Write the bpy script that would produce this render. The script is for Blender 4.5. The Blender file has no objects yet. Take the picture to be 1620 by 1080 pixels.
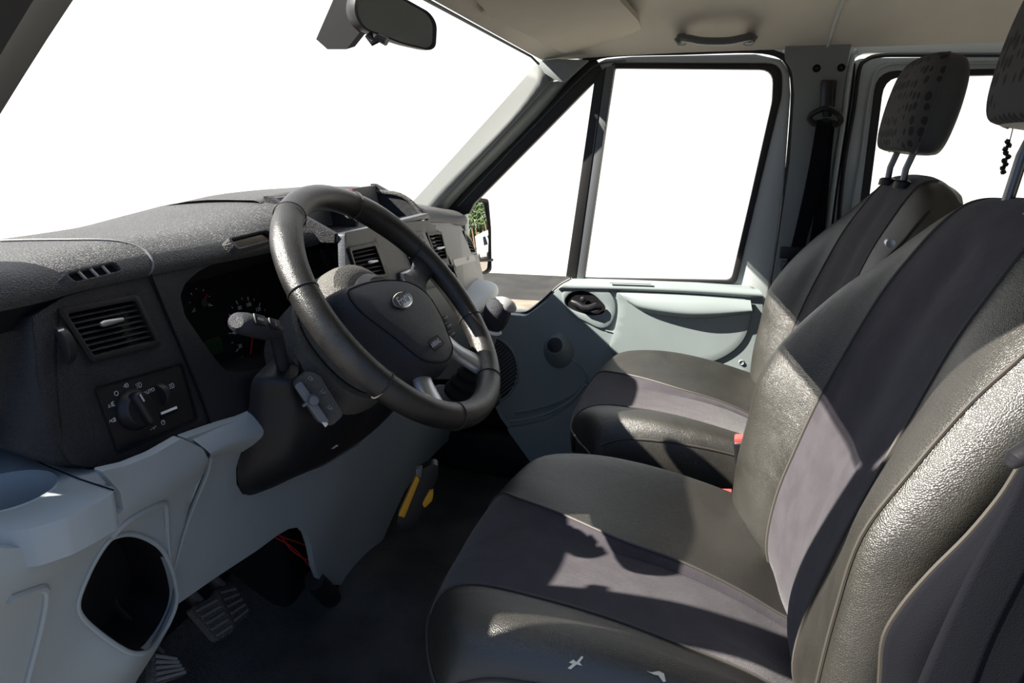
import bpy, bmesh, math, random
import numpy as np
from mathutils import Vector, Matrix

# ------------------------------------------------------------------ camera
FPX = 1080.0
PITCH = math.radians(16.0)
YAW = math.radians(14.5)
CAM = Vector((0.0, 0.0, 1.0))
FW = Vector((-math.sin(YAW)*math.cos(PITCH), math.cos(YAW)*math.cos(PITCH), -math.sin(PITCH)))
RT = Vector((math.cos(YAW), math.sin(YAW), 0.0))
UP = RT.cross(FW)
scn = bpy.context.scene
COL = scn.collection
cam_d = bpy.data.cameras.new('camera')
cam = bpy.data.objects.new('camera', cam_d)
COL.objects.link(cam)
cam_d.sensor_width = 36.0
cam_d.lens = 36.0*FPX/1620.0
cam_d.clip_start = 0.02
cam_d.clip_end = 300
mw = Matrix((( RT.x, UP.x, -FW.x, CAM.x), (RT.y, UP.y, -FW.y, CAM.y), (RT.z, UP.z, -FW.z, CAM.z), (0, 0, 0, 1)))
cam.matrix_world = mw
scn.camera = cam

# ------------------------------------------------------------------ light
scn.view_settings.view_transform = 'Standard'
scn.view_settings.look = 'None'
scn.view_settings.exposure = 0.28
scn.view_settings.gamma = 1.0
scn.view_settings.use_curve_mapping = False
SUN_DIR = Vector((1.0, 0.46, -0.92)).normalized()      # direction the light travels
sd = bpy.data.lights.new('sun', 'SUN')
sd.energy = 18.0
sd.angle = math.radians(0.6)
sd.color = (1.0, 0.93, 0.83)
so = bpy.data.objects.new('sun', sd)
COL.objects.link(so)
so.rotation_euler = SUN_DIR.to_track_quat('-Z', 'Y').to_euler()
so.location = (-6, -2, 6)

w = bpy.data.worlds.new('world')
scn.world = w
w.use_nodes = True
nt = w.node_tree
nt.nodes.clear()
wo = nt.nodes.new('ShaderNodeOutputWorld')
bg = nt.nodes.new('ShaderNodeBackground')
tc = nt.nodes.new('ShaderNodeTexCoord')
sx = nt.nodes.new('ShaderNodeSeparateXYZ')
mr = nt.nodes.new('ShaderNodeMapRange')
mr.inputs['From Min'].default_value = -0.30
mr.inputs['From Max'].default_value = 0.05
mx = nt.nodes.new('ShaderNodeMix')
mx.data_type = 'RGBA'
def mixcol(a, b, fac):
    m_ = nt.nodes.new('ShaderNodeMix'); m_.data_type = 'RGBA'; m_.inputs[6].default_value = (*a, 1); m_.inputs[7].default_value = (*b, 1)
    nt.links.new(fac, m_.inputs[0]); return m_.outputs[2]
mz = nt.nodes.new('ShaderNodeMapRange'); mz.inputs['From Min'].default_value = -0.10; mz.inputs['From Max'].default_value = 0.15
nt.links.new(sx.outputs['Z'], mz.inputs['Value'])
# driver's side: shaded ground below, blue sky above; beyond the cab: pale sunlit yard and overexposed sky
nt.links.new(mixcol((0.40, 0.385, 0.36), (0.26, 0.39, 0.66), mz.outputs[0]), mx.inputs[6])
nt.links.new(mixcol((1.75, 1.60, 1.36), (1.22, 1.25, 1.32), mz.outputs[0]), mx.inputs[7])
nt.links.new(tc.outputs['Generated'], sx.inputs[0])
# brightness falls off towards the driver's side (-Y)
nt.links.new(sx.outputs['Y'], mr.inputs['Value'])
nt.links.new(mr.outputs[0], mx.inputs[0])
nt.links.new(mx.outputs[2], bg.inputs['Color'])
bg.inputs['Strength'].default_value = 1.0
nt.links.new(bg.outputs[0], wo.inputs[0])
scn.cycles.max_bounces = 8
scn.cycles.transparent_max_bounces = 12
scn.cycles.use_denoising = True

# ------------------------------------------------------------------ geometry helpers
AX = {'X': 0, 'Y': 1, 'Z': 2}
def ray(px, py): return FW + RT*((px-810)/FPX) - UP*((py-540)/FPX)
def B(px, py, ax, v):
    d = ray(px, py); i = AX[ax]; t = (v-CAM[i])/d[i]
    return CAM + d*t
def PX(*a): return [B(p[0], p[1], a[0], a[1]) for p in a[2]]

class Fr:
    """a working plane: origin, two directions, normal towards the viewer side"""
    def __init__(s, O, U, V):
        s.O = Vector(O); s.U = Vector(U).normalized(); s.V = Vector(V); s.V = (s.V - s.U*s.V.dot(s.U)).normalized(); s.N = s.U.cross(s.V)
    def uv(s, px, py):
        d = ray(px, py); t = (s.O-CAM).dot(s.N)/d.dot(s.N); p = CAM+d*t-s.O
        return (p.dot(s.U), p.dot(s.V))
    def pts(s, L): return [s.uv(*p) for p in L]
    def w(s, u, v, n=0.0): return s.O+s.U*u+s.V*v+s.N*n
    def at(s, px, py, n=0.0): return s.w(*s.uv(px, py), n)
    def off(s, n): return Fr(s.O+s.N*n, s.U, s.V)

def cr1(P, n, closed=False):
    P = [np.array(p, float) for p in P]; m = len(P); out = []
    segs = m if closed else m-1
    for i in range(segs):
        if closed: a, b, c, d = P[(i-1) % m], P[i], P[(i+1) % m], P[(i+2) % m]
        else: b, c = P[i], P[i+1]; a = P[i-1] if i > 0 else 2*b-c; d = P[i+2] if i+2 < m else 2*c-b
        for k in range(n):
            t = k/n
            out.append(0.5*((2*b)+(-a+c)*t+(2*a-5*b+4*c-d)*t*t+(-a+3*b-3*c+d)*t**3))
    if not closed: out.append(P[-1])
    return out
def smooth2(L, n=4, closed=True): return [tuple(p) for p in cr1(L, n, closed)]
def roundpoly(L, r, seg=5):
    """polygon with rounded corners; r = number or one per corner"""
    out = []; m = len(L)
    for i in range(m):
        p0, p, p1 = Vector(L[i-1]).to_2d(), Vector(L[i]).to_2d(), Vector(L[(i+1) % m]).to_2d()
        rr = r[i] if isinstance(r, (list, tuple)) else r
        a = (p0-p); b = (p1-p); la, lb = a.length, b.length
        t = min(rr, la*0.49, lb*0.49)
        if t <= 1e-6: out.append((p.x, p.y)); continue
        s = p+a/la*t; e = p+b/lb*t
        for k in range(seg+1):
            q = k/seg; v = s*(1-q)**2+p*2*q*(1-q)+e*q*q
            out.append((v.x, v.y))
    return out
def rrect(w_, h_, r, seg=5, cx=0, cy=0):
    return [(x+cx, y+cy) for x, y in roundpoly([(-w_/2, -h_/2), (w_/2, -h_/2), (w_/2, h_/2), (-w_/2, h_/2)], r, seg)]
def ell(a, b, n=40, cx=0, cy=0, t0=0): return [(cx+a*math.cos(t0+i*2*math.pi/n), cy+b*math.sin(t0+i*2*math.pi/n)) for i in range(n)]

class MB:
    def __init__(s): s.v = []; s.f = []; s.m = []
    def add(s, vs, fs, mi=0):
        o = len(s.v); s.v += [tuple(v) for v in vs]; s.f += [tuple(i+o for i in f) for f in fs]; s.m += [mi]*len(fs); return s
    def grid(s, G, mi=0, cu=False, cv=False, mf=None):
        R = len(G); Cn = len(G[0]); vs = [p for r in G for p in r]; fs = []; ms = []
        for i in range(R if cu else R-1):
            for j in range(Cn if cv else Cn-1):
                a = i*Cn+j; b = i*Cn+(j+1) % Cn; c = ((i+1) % R)*Cn+(j+1) % Cn; d = ((i+1) % R)*Cn+j
                fs.append((a, b, c, d)); ms.append(mf(i, j) if mf else mi)
        o = len(s.v); s.v += [tuple(v) for v in vs]; s.f += [tuple(x+o for x in f) for f in fs]; s.m += ms
        return s
    def cap(s, ring, mi=0):
        c = sum((Vector(p) for p in ring), Vector())/len(ring); n = len(ring)
        return s.add(list(ring)+[c], [(i, (i+1) % n, n) for i in range(n)], mi)
    def tube(s, P, r, n=10, closed=False, mi=0, flat=None, up=None, caps=True):
        P = [Vector(p) for p in P]; m = len(P); rings = []
        prev = None
        for i in range(m):
            if closed: t = (P[(i+1) % m]-P[i-1])
            else: t = P[min(i+1, m-1)]-P[max(i-1, 0)]
            t.normalize()
            if up is not None: a = Vector(up) - t*t.dot(Vector(up))
            elif prev is None: a = Vector((0, 0, 1)) if abs(t.z) < .9 else Vector((1, 0, 0)); a = a-t*t.dot(a)
            else: a = prev-t*t.dot(prev)
            a.normalize(); prev = a; b = t.cross(a)
            rr = r[i] if isinstance(r, (list, tuple)) else r
            fa, fb = flat if flat else (1, 1)
            rings.append([P[i]+a*(math.cos(q)*rr*fa)+b*(math.sin(q)*rr*fb) for q in [k*2*math.pi/n for k in range(n)]])
        s.grid(rings, mi, closed, True)
        if not closed and caps: s.cap(rings[0], mi); s.cap(rings[-1], mi)
        return s
    def lathe(s, O, A, prof, n=28, mi=0, ref=None, sy=1.0, caps=True):
        """prof: (radius, height along A)"""
        O = Vector(O); A = Vector(A).normalized()
        a = Vector(ref) if ref is not None else (Vector((0, 0, 1)) if abs(A.z) < .9 else Vector((1, 0, 0)))
        a = (a-A*A.dot(a)).normalized(); b = A.cross(a)
        G = [[O+A*h+a*(r*math.cos(q))+b*(r*sy*math.sin(q)) for q in [k*2*math.pi/n for k in range(n)]] for r, h in prof]
        s.grid(G, mi, False, True)
        if caps and prof[0][0] > 1e-5: s.cap(G[0], mi)
        if prof[-1][0] > 1e-5: s.cap(G[-1], mi)
        return s
    def box(s, O, X, Y, Z, r=0.0, seg=2, mi=0):
        """box centred at O with full-size edge vectors X, Y, Z"""
        O, X, Y, Z = Vector(O), Vector(X), Vector(Y), Vector(Z)
        bm = bmesh.new(); bmesh.ops.create_cube(bm, size=1.0)
        lx, ly, lz = X.length, Y.length, Z.length
        for v in bm.verts: v.co = Vector((v.co.x*lx, v.co.y*ly, v.co.z*lz))
        if r > 0: bmesh.ops.bevel(bm, geom=bm.edges[:], offset=min(r, lx*.49, ly*.49, lz*.49), segments=seg, affect='EDGES', profile=.5)
        xn, yn, zn = X.normalized(), Y.normalized(), Z.normalized()
        bm.verts.index_update()
        s.add([O+xn*v.co.x+yn*v.co.y+zn*v.co.z for v in bm.verts], [[v.index for v in f.verts] for f in bm.faces], mi)
        bm.free(); return s
    def plate(s, fr, outs, d0, d1, bev=0.0, mi=0, cell=0, disp=None, seg=2):
        """outs: outline then holes in plane coordinates; from depth d0 (back) to d1 (front, towards normal)"""
        bm = bmesh.new(); es = []
        for L in outs:
            vs = [bm.verts.new((p[0], p[1], 0)) for p in L]
            es += [bm.edges.new((vs[i], vs[(i+1) % len(vs)])) for i in range(len(vs))]
        bmesh.ops.triangle_fill(bm, use_beauty=True, edges=es)
        bmesh.ops.recalc_face_normals(bm, faces=bm.faces[:])
        if bm.faces and sum(f.normal.z for f in bm.faces) < 0: bmesh.ops.reverse_faces(bm, faces=bm.faces[:])
        if cell:
            for _ in range(6):
                L = [e for e in bm.edges if e.calc_length() > cell and not e.is_boundary]
                if not L: break
                bmesh.ops.subdivide_edges(bm, edges=L, cuts=1)
                bmesh.ops.triangulate(bm, faces=bm.faces[:])
                bmesh.ops.beautify_fill(bm, faces=bm.faces[:], edges=[e for e in bm.edges if not e.is_boundary])
        top = bm.faces[:]
        r = bmesh.ops.extrude_face_region(bm, geom=top)
        nv = [g for g in r['geom'] if isinstance(g, bmesh.types.BMVert)]
        nvs = set(nv)
        for v in bm.verts: v.co.z = d1 if v in nvs else d0
        bmesh.ops.recalc_face_normals(bm, faces=bm.faces[:])
        if bev > 0:
            be = [e for e in bm.edges if all(v in nvs for v in e.verts) and len(e.link_faces) == 2 and e.calc_face_angle(0) > 1.2]
            if be: bmesh.ops.bevel(bm, geom=be, offset=bev, segments=seg, affect='EDGES', profile=.5, clamp_overlap=True)
        bm.verts.index_update()
        out = []
        for v in bm.verts:
            dd = disp(v.co.x, v.co.y) if disp else 0
            out.append(fr.w(v.co.x, v.co.y, v.co.z+dd))
        s.add(out, [[v.index for v in f.verts] for f in bm.faces], mi)
        bm.free(); return s
    def build(s, name, mats, parent=None, smooth=True, angle=38, recalc=True, sub=0, **kw):
        me = bpy.data.meshes.new(name)
        me.from_pydata(s.v, [], s.f)
        if not isinstance(mats, (list, tuple)): mats = [mats]
        for m in mats: me.materials.append(m)
        me.polygons.foreach_set('material_index', s.m)
        if recalc:
            bm = bmesh.new(); bm.from_mesh(me)
            bmesh.ops.remove_doubles(bm, verts=bm.verts[:], dist=1e-6)
            bmesh.ops.recalc_face_normals(bm, faces=bm.faces[:]); bm.to_mesh(me); bm.free()
        if smooth:
            me.polygons.foreach_set('use_smooth', [True]*len(me.polygons))
            me.set_sharp_from_angle(angle=math.radians(angle))
        me.update()
        o = bpy.data.objects.new(name, me); COL.objects.link(o)
        attach(o, parent)
        for k, v in kw.items(): o[k] = v
        return o
def root_of(p):
    M = Matrix.Identity(4)
    while p is not None: M = p.matrix_basis @ M if p.parent is None else M; p = p.parent
    return M
def attach(o, parent):
    if parent is not None:
        o.parent = parent
        if parent.parent is None: o.matrix_parent_inverse = parent.matrix_basis.inverted()
def thing(name, label, cat, loc, group=None):
    o = bpy.data.objects.new(name, None); COL.objects.link(o); o.location = loc; o.empty_display_size = .05
    o['label'] = label; o['category'] = cat; o['kind'] = 'thing'
    if group: o['group'] = group
    return o
def tag(o, label, cat, group=None, kind='thing'):
    o['label'] = label; o['category'] = cat; o['kind'] = kind
    if group: o['group'] = group
    return o
def struct(o, label=None):
    o['kind'] = 'structure'
    if label: o['label'] = label
    return o
def solid(o, t, off=-1):
    m = o.modifiers.new('solidify', 'SOLIDIFY'); m.thickness = t; m.offset = off; return o
def surf(rows, nu=6, nv=6):
    """smooth grid through control rows"""
    R = [cr1(r, nv) for r in rows]
    cols = [cr1([R[i][j] for i in range(len(R))], nu) for j in range(len(R[0]))]
    return [[Vector(cols[j][i]) for j in range(len(cols))] for i in range(len(cols[0]))]
def text(fr, s_, u, v, size, n, mat, parent, name='lettering', rot=0.0, ext=0.0003, shear=0.0, sx=1.0):
    cu = bpy.data.curves.new(name, 'FONT'); cu.body = s_; cu.size = size; cu.extrude = ext; cu.align_x = 'CENTER'; cu.align_y = 'CENTER'; cu.shear = shear
    t = bpy.data.objects.new(name, cu); COL.objects.link(t)
    dg = bpy.context.evaluated_depsgraph_get()
    me = bpy.data.meshes.new_from_object(t.evaluated_get(dg))
    bpy.data.objects.remove(t)
    c, s2 = math.cos(rot), math.sin(rot)
    for q in me.vertices:
        x, y = q.co.x*sx, q.co.y
        q.co = fr.w(u+x*c-y*s2, v+x*s2+y*c, n+q.co.z)
    me.materials.clear(); me.materials.append(mat)
    o = bpy.data.objects.new(name, me); COL.objects.link(o); attach(o, parent)
    return o

# ------------------------------------------------------------------ materials
def mat(name, col, rough=.5, metal=0, bs=0, bd=.0, spec=.5, var=0, vs=8, kind='noise', col2=None, sheen=0, coat=0, vor=0, trans=0, wear=None):
    m = bpy.data.materials.new(name); m.use_nodes = True; n = m.node_tree.nodes; l = m.node_tree.links
    b = n['Principled BSDF']
    b.inputs['Base Color'].default_value = (*col, 1); b.inputs['Roughness'].default_value = rough
    b.inputs['Metallic'].default_value = metal; b.inputs['Specular IOR Level'].default_value = spec
    if sheen: b.inputs['Sheen Weight'].default_value = sheen; b.inputs['Sheen Roughness'].default_value = .4
    if coat: b.inputs['Coat Weight'].default_value = coat
    t = n.new('ShaderNodeTexCoord')
    if var or col2:
        no = n.new('ShaderNodeTexNoise'); no.inputs['Scale'].default_value = vs; no.inputs['Detail'].default_value = 5
        l.new(t.outputs['Object'], no.inputs['Vector'])
        mi = n.new('ShaderNodeMix'); mi.data_type = 'RGBA'
        c2 = col2 if col2 else tuple(min(1, c*(1+var)) for c in col)
        c1 = col if col2 else tuple(c*(1-var) for c in col)
        mi.inputs[6].default_value = (*c1, 1); mi.inputs[7].default_value = (*c2, 1)
        rm = n.new('ShaderNodeMapRange'); rm.inputs[1].default_value = .38; rm.inputs[2].default_value = .62
        l.new(no.outputs[0], rm.inputs[0]); l.new(rm.outputs[0], mi.inputs[0]); l.new(mi.outputs[2], b.inputs['Base Color'])
        rr = n.new('ShaderNodeMapRange'); rr.inputs[3].default_value = max(.05, rough-.07); rr.inputs[4].default_value = min(1, rough+.07)
        l.new(no.outputs[0], rr.inputs[0]); l.new(rr.outputs[0], b.inputs['Roughness'])
    if bs:
        if kind == 'voronoi':
            tx = n.new('ShaderNodeTexVoronoi'); tx.feature = 'DISTANCE_TO_EDGE'; tx.inputs['Scale'].default_value = bs
            rm2 = n.new('ShaderNodeMapRange'); rm2.inputs[1].default_value = 0; rm2.inputs[2].default_value = .25
            l.new(tx.outputs['Distance'], rm2.inputs[0]); src = rm2.outputs[0]
        else:
            tx = n.new('ShaderNodeTexNoise'); tx.inputs['Scale'].default_value = bs; tx.inputs['Detail'].default_value = 3; src = tx.outputs[0]
        l.new(t.outputs['Object'], tx.inputs['Vector'])
        bp = n.new('ShaderNodeBump'); bp.inputs['Strength'].default_value = bd; bp.inputs['Distance'].default_value = .002
        l.new(src, bp.inputs['Height'])
        if wear:
            n2 = n.new('ShaderNodeTexNoise'); n2.inputs['Scale'].default_value = wear[0]; n2.inputs['Detail'].default_value = 4; n2.inputs['Distortion'].default_value = 1.2
            l.new(t.outputs['Object'], n2.inputs['Vector'])
            b2 = n.new('ShaderNodeBump'); b2.inputs['Strength'].default_value = wear[1]; b2.inputs['Distance'].default_value = .02
            l.new(n2.outputs[0], b2.inputs['Height']); l.new(bp.outputs[0], b2.inputs['Normal']); l.new(b2.outputs[0], b.inputs['Normal'])
        else: l.new(bp.outputs[0], b.inputs['Normal'])
    return m
M = {}
M['leather'] = mat('black_leatherette', (.015, .014, .011), .43, bs=520, bd=.27, kind='voronoi', var=.15, vs=14, spec=1.0, wear=(9, .11))
M['fabric'] = mat('charcoal_fabric', (.045, .040, .048), .9, bs=900, bd=.5, var=.12, vs=25, spec=.2, sheen=.15, wear=(7, .15))
M['pipe'] = mat('seam_piping', (.05, .045, .04), .6)
M['thread'] = mat('stitching', (.028, .024, .02), .7)
M['fascia'] = mat('mid_grey_plastic', (.018, .023, .032), .45, bs=500, bd=.25)  # blue tint in the colour stands in for reflected sky
M['blue'] = mat('pale_blue_grey_plastic', (.25, .285, .305), .5, bs=700, bd=.12, var=.04, vs=5, spec=.4)
M['door'] = mat('door_trim_plastic', (.20, .235, .24), .5, bs=600, bd=.15, var=.04, vs=5, spec=.4)
M['dark'] = mat('dark_grained_plastic', (.011, .012, .0155), .5, bs=500, bd=.35, kind='voronoi', var=.1, vs=20, spec=.3)
M['pad'] = mat('soft_pad_plastic', (.026, .027, .029), .55, bs=330, bd=.5, kind='voronoi', var=.1, vs=20, spec=.45, sheen=.11)
M['black'] = mat('black_plastic', (.009, .009, .011), .45, bs=400, bd=.1, spec=.35)
M['matte'] = mat('matte_black', (.006, .006, .007), .85, spec=.15)
M['gloss'] = mat('glossy_black', (.010, .010, .011), .12)
M['rubber'] = mat('black_rubber', (.013, .013, .014), .5, spec=.35)
M['steerleather'] = mat('steering_leather', (.012, .0115, .011), .34, bs=600, bd=.2, kind='voronoi', spec=.6, var=.3, vs=40)
M['hub'] = mat('airbag_plastic', (.018, .0195, .026), .55, bs=520, bd=.4, kind='voronoi', spec=.35)
M['spoke'] = mat('grey_spoke_plastic', (.12, .125, .135), .4, bs=500, bd=.1)
M['greyp'] = mat('grey_plastic', (.085, .092, .10), .5, bs=500, bd=.2)
M['pillar'] = mat('pillar_trim_plastic', (.17, .19, .195), .55, bs=500, bd=.2, var=.04)
M['shroud'] = mat('column_plastic', (.075, .073, .068), .55, bs=380, bd=.5, kind='voronoi')
M['paletrim'] = mat('pale_pillar_trim', (.19, .20, .195), .45)
M['knobcap'] = mat('grey_knob_cap', (.30, .30, .30), .5)
M['chrome'] = mat('chrome', (.8, .8, .8), .12, 1)
M['steel'] = mat('brushed_steel', (.12, .12, .12), .28, 1)
M['alu'] = mat('satin_silver', (.45, .46, .48), .35, .8)
M['white'] = mat('white_print', (.75, .75, .75), .6)
M['print'] = mat('grey_print', (.42, .43, .44), .6)
M['liner'] = mat('headliner_fabric', (.54, .505, .445), .95, bs=500, bd=.25, var=.04, vs=6, spec=.1)
M['visor'] = mat('visor_vinyl', (.42, .39, .335), .85, bs=500, bd=.2, var=.03, spec=.15)
M['body'] = mat('white_body_paint', (.40, .435, .435), .35, spec=.5, coat=.2)
M['belt'] = mat('belt_webbing', (.006, .0065, .009), .9, bs=900, bd=.3, spec=.08)
M['carpet'] = mat('rubber_floor_mat', (.050, .050, .051), .75, bs=260, bd=.9, kind='voronoi', var=.3, vs=8, spec=.3)
M['yellow'] = mat('yellow_plastic', (.62, .30, .008), .45)
M['red'] = mat('red_plastic', (.50, .06, .055), .4)
M['redlens'] = mat('red_reflector', (.62, .02, .04), .25, bs=300, bd=.8, kind='voronoi')
M['foam'] = mat('seat_foam', (.70, .62, .48), .9, bs=200, bd=.6)
M['green'] = mat('lcd_green', (.008, .030, .014), .3)
M['badge'] = mat('badge_black', (.012, .016, .026), .2, coat=.5)
M['dark_ground'] = mat('dark_ground', (.013, .012, .011), .9, var=.4, vs=3)
M['gravel'] = mat('tan_gravel', (.17, .145, .11), .95, var=.25, vs=6, bs=30, bd=.5)
M['bark'] = mat('pine_bark', (.16, .09, .05), .9, var=.3, vs=5)
M['needle'] = mat('pine_needles', (.05, .085, .03), .9, var=.4, vs=2)
M['vanwhite'] = mat('van_white_paint', (.5, .5, .5), .3)
M['mirror'] = mat('mirror_silver', (.93, .93, .93), .015, 1)
M['wire'] = mat('red_wire', (.40, .02, .02), .5)

def headrest_mat():
    m = bpy.data.materials.new('headrest_pattern_fabric'); m.use_nodes = True; n = m.node_tree.nodes; l = m.node_tree.links
    b = n['Principled BSDF']; b.inputs['Roughness'].default_value = .9; b.inputs['Specular IOR Level'].default_value = .15
    t = n.new('ShaderNodeTexCoord'); mp = n.new('ShaderNodeMapping'); mp.inputs['Scale'].default_value = (60, 75, 48)
    v = n.new('ShaderNodeTexVoronoi'); v.inputs['Scale'].default_value = 1.0; v.inputs['Randomness'].default_value = .35
    mi = n.new('ShaderNodeMix'); mi.data_type = 'RGBA'
    mi.inputs[6].default_value = (.026, .027, .031, 1); mi.inputs[7].default_value = (.062, .061, .064, 1)
    rm = n.new('ShaderNodeMapRange'); rm.inputs[1].default_value = .36; rm.inputs[2].default_value = .42
    l.new(t.outputs['Object'], mp.inputs[0]); l.new(mp.outputs[0], v.inputs['Vector']); l.new(v.outputs['Distance'], rm.inputs[0])
    l.new(rm.outputs[0], mi.inputs[0]); l.new(mi.outputs[2], b.inputs['Base Color'])
    no = n.new('ShaderNodeTexNoise'); no.inputs['Scale'].default_value = 700; bp = n.new('ShaderNodeBump'); bp.inputs['Strength'].default_value = .5; bp.inputs['Distance'].default_value = .002
    l.new(t.outputs['Object'], no.inputs['Vector']); l.new(no.outputs[0], bp.inputs['Height']); l.new(bp.outputs[0], b.inputs['Normal'])
    return m
M['headfab'] = headrest_mat()
def glass_mat(name, tint, refl=.06):
    m = bpy.data.materials.new(name); m.use_nodes = True; n = m.node_tree.nodes; l = m.node_tree.links; n.clear()
    o = n.new('ShaderNodeOutputMaterial'); mx = n.new('ShaderNodeMixShader'); tr = n.new('ShaderNodeBsdfTransparent'); gl = n.new('ShaderNodeBsdfGlossy')
    tr.inputs[0].default_value = (*tint, 1); gl.inputs['Roughness'].default_value = .01; mx.inputs[0].default_value = refl
    l.new(tr.outputs[0], mx.inputs[1]); l.new(gl.outputs[0], mx.inputs[2]); l.new(mx.outputs[0], o.inputs[0]); return m
M['glass'] = glass_mat('window_glass', (.985, .99, .985), .03)
M['lens'] = glass_mat('instrument_lens', (.75, .77, .8), .04)
# ================================================================== SETTING: body side, ceiling, floor
def fy(y): return Fr((0, y, 0), (1, 0, 0), (0, 0, 1))      # vertical plane across the cab, normal towards the driver
def mats1(o): return o
def side_plate(name, mat_, y0, y1, outs, parent=None, bev=.003, rnd=None, **kw):
    """outlines in photo coordinates measured on the plane y1 (the face towards the cab)"""
    f = fy(y1); L = [f.pts(o) for o in outs]
    return MB().plate(f, L, -(y0-y1), 0, bev, **{k: kw.pop(k) for k in list(kw) if k in ('cell', 'disp', 'seg')}).build(name, mat_, parent, **kw)
def strip(name, mat_, path, y, r, parent=None, flat=(1, .6), n=4, px=True, closed=False, **kw):
    f = fy(y); P = [f.at(*p) for p in path] if px else path
    P = [Vector(p) for p in cr1(P, n, closed)]
    return MB().tube(P, r, 8, closed, up=(0, 1, 0), flat=flat).build(name, mat_, parent, **kw)
def sm(L, n=5): return smooth2(L, n)

# body side with the two door apertures (white painted metal)
f = fy(1.935)
apertA = f.pts([(712, 420), (712, 345), (905, 112), (950, 86), (1000, 82), (1190, 78), (1236, 88), (1253, 110), (1256, 150), (1246, 280), (1222, 470), (1190, 740), (1170, 790), (880, 790), (800, 690), (750, 600), (715, 480)])
apertB = f.pts(roundpoly([(1348, 84), (1760, 84), (1760, 720), (1322, 720), (1328, 400)], [28, 20, 40, 30, 5]))
outer = [(-1.2, .0), (-1.2, .86), (-.80, .83), (-.42, 1.26), (1.5, 1.26), (1.5, .0)]
wr = MB().plate(f, [outer, apertA, apertB], -.04, 0, .004).build('wall_right', M['body']); struct(wr, 'white painted body side around the two door openings')

# ceiling
def ceilz(x, y):
    dx = max(0, x+.40); dy = max(0, min(1.875-y, y-.47))
    a = 1-(1-min(1, dx/.42))**2; b_ = 1-(1-min(1, dy/.24))**2
    return 1.212+.105*min(1, a*1.1)*b_+.01*a
xs = [-.40, -.395, -.38, -.35, -.31, -.26, -.2, -.12, -.04, .06, .16, .26, .36, .46, .6, .8, 1.0, 1.3, 1.7, 2.2]
ys = [.47, .475, .49, .52, .56, .62, .7, .8, .95, 1.1, 1.25, 1.4, 1.52, 1.6, 1.66, 1.71, 1.75, 1.79, 1.82, 1.85, 1.87, 1.875]
G = [[(x, y, ceilz(x, y)) for y in ys] for x in xs]
Gt = [[(x, y, 1.38) for y in ys] for x in xs]
mb = MB().grid(G).grid(Gt)
for A_, B_ in (([r[0] for r in G], [r[0] for r in Gt]), ([r[-1] for r in G], [r[-1] for r in Gt]), (G[0], Gt[0]), (G[-1], Gt[-1])): mb.grid([A_, B_])
ceil = mb.build('ceiling', M['liner']); struct(ceil, 'warm grey moulded headliner')
# headliner joint over the pillar
x0 = B(1312, 58, 'Y', 1.86).x
P = [Vector((x0+.02*max(0, (1.80-y))*2, y, ceilz(x0, y)-.001)) for y in [1.87, 1.86, 1.84, 1.81, 1.77, 1.72, 1.66, 1.58, 1.45, 1.3, 1.1, .9, .6]]
o = MB().tube(P, .004, 8).build('trim_1', M['body']); struct(o, 'pale joint strip running across the headliner')
o = MB().lathe(Vector((.40, 1.67, ceilz(.40, 1.67)+.003)), (0, 0, -1), [(0, .0085), (.011, .008), (.014, .004), (.014, 0)], 20).build('trim_2', M['liner']); struct(o, 'small round plug in the headliner')

# windscreen header trim + frit
P = [B(852, 101, 'Y', 1.80)] + [Vector((-.402, y, 1.208)) for y in (1.74, 1.6, 1.4, 1.2, 1.0, .8, .6, .5)]
o = MB().tube(P, .003, 8).build('trim_3', M['rubber']); struct(o, 'black windscreen edge seal under the header')
# windscreen pane
wp = [[(-.405, .46, 1.21), (-.43, .8, 1.216), (-.44, 1.18, 1.22), (-.43, 1.5, 1.216), (-.405, 1.83, 1.21)],
      [(-.74, .43, .96), (-.80, .8, .965), (-.83, 1.18, .97), (-.80, 1.5, .965), (-.74, 1.84, .96)],
      [(-.90, .41, .82), (-1.04, .8, .825), (-1.10, 1.18, .83), (-1.04, 1.5, .825), (-.90, 1.85, .82)]]
o = MB().grid(surf(wp, 4, 4)).build('window_1', M['glass']); struct(o, 'windscreen glass'); solid(o, .004)

# A pillar trims, passenger side
P0 = [B(852, 103, 'Y', 1.823), B(765, 200, 'Y', 1.823), B(674, 300, 'Y', 1.823), B(640, 337, 'Y', 1.823)]
P1 = [B(860, 114, 'Y', 1.820), B(806, 190, 'Y', 1.820), B(700, 297, 'Y', 1.820), B(668, 335, 'Y', 1.820)]
P2 = [B(870, 131, 'Y', 1.817), B(815, 192, 'Y', 1.817), B(718, 296, 'Y', 1.817), B(684, 335, 'Y', 1.817)]
PB = [p+Vector((-.03, .05, -.02)) for p in P0]
o = MB().grid([cr1(P, 5) for P in (PB, P0, P1, P2)]).build('trim_4', M['paletrim']); struct(o, 'white painted windscreen pillar'); solid(o, .006, 1)
Q0 = [B(870, 131, 'Y', 1.816), B(815, 192, 'Y', 1.816), B(718, 296, 'Y', 1.816), B(684, 335, 'Y', 1.816)]
Q1 = [B(893, 128, 'Y', 1.850), B(832, 190, 'Y', 1.850), B(728, 298, 'Y', 1.850), B(694, 336, 'Y', 1.850)]
Q2 = [B(918, 106, 'Y', 1.880), B(847, 190, 'Y', 1.880), B(738, 300, 'Y', 1.880), B(704, 337, 'Y', 1.880)]
o = MB().grid([cr1(P, 5) for P in (Q0, Q1, Q2)]).build('trim_5', M['pillar']); struct(o, 'grey plastic pillar trim beside the windscreen'); solid(o, .006, 1)
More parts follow.
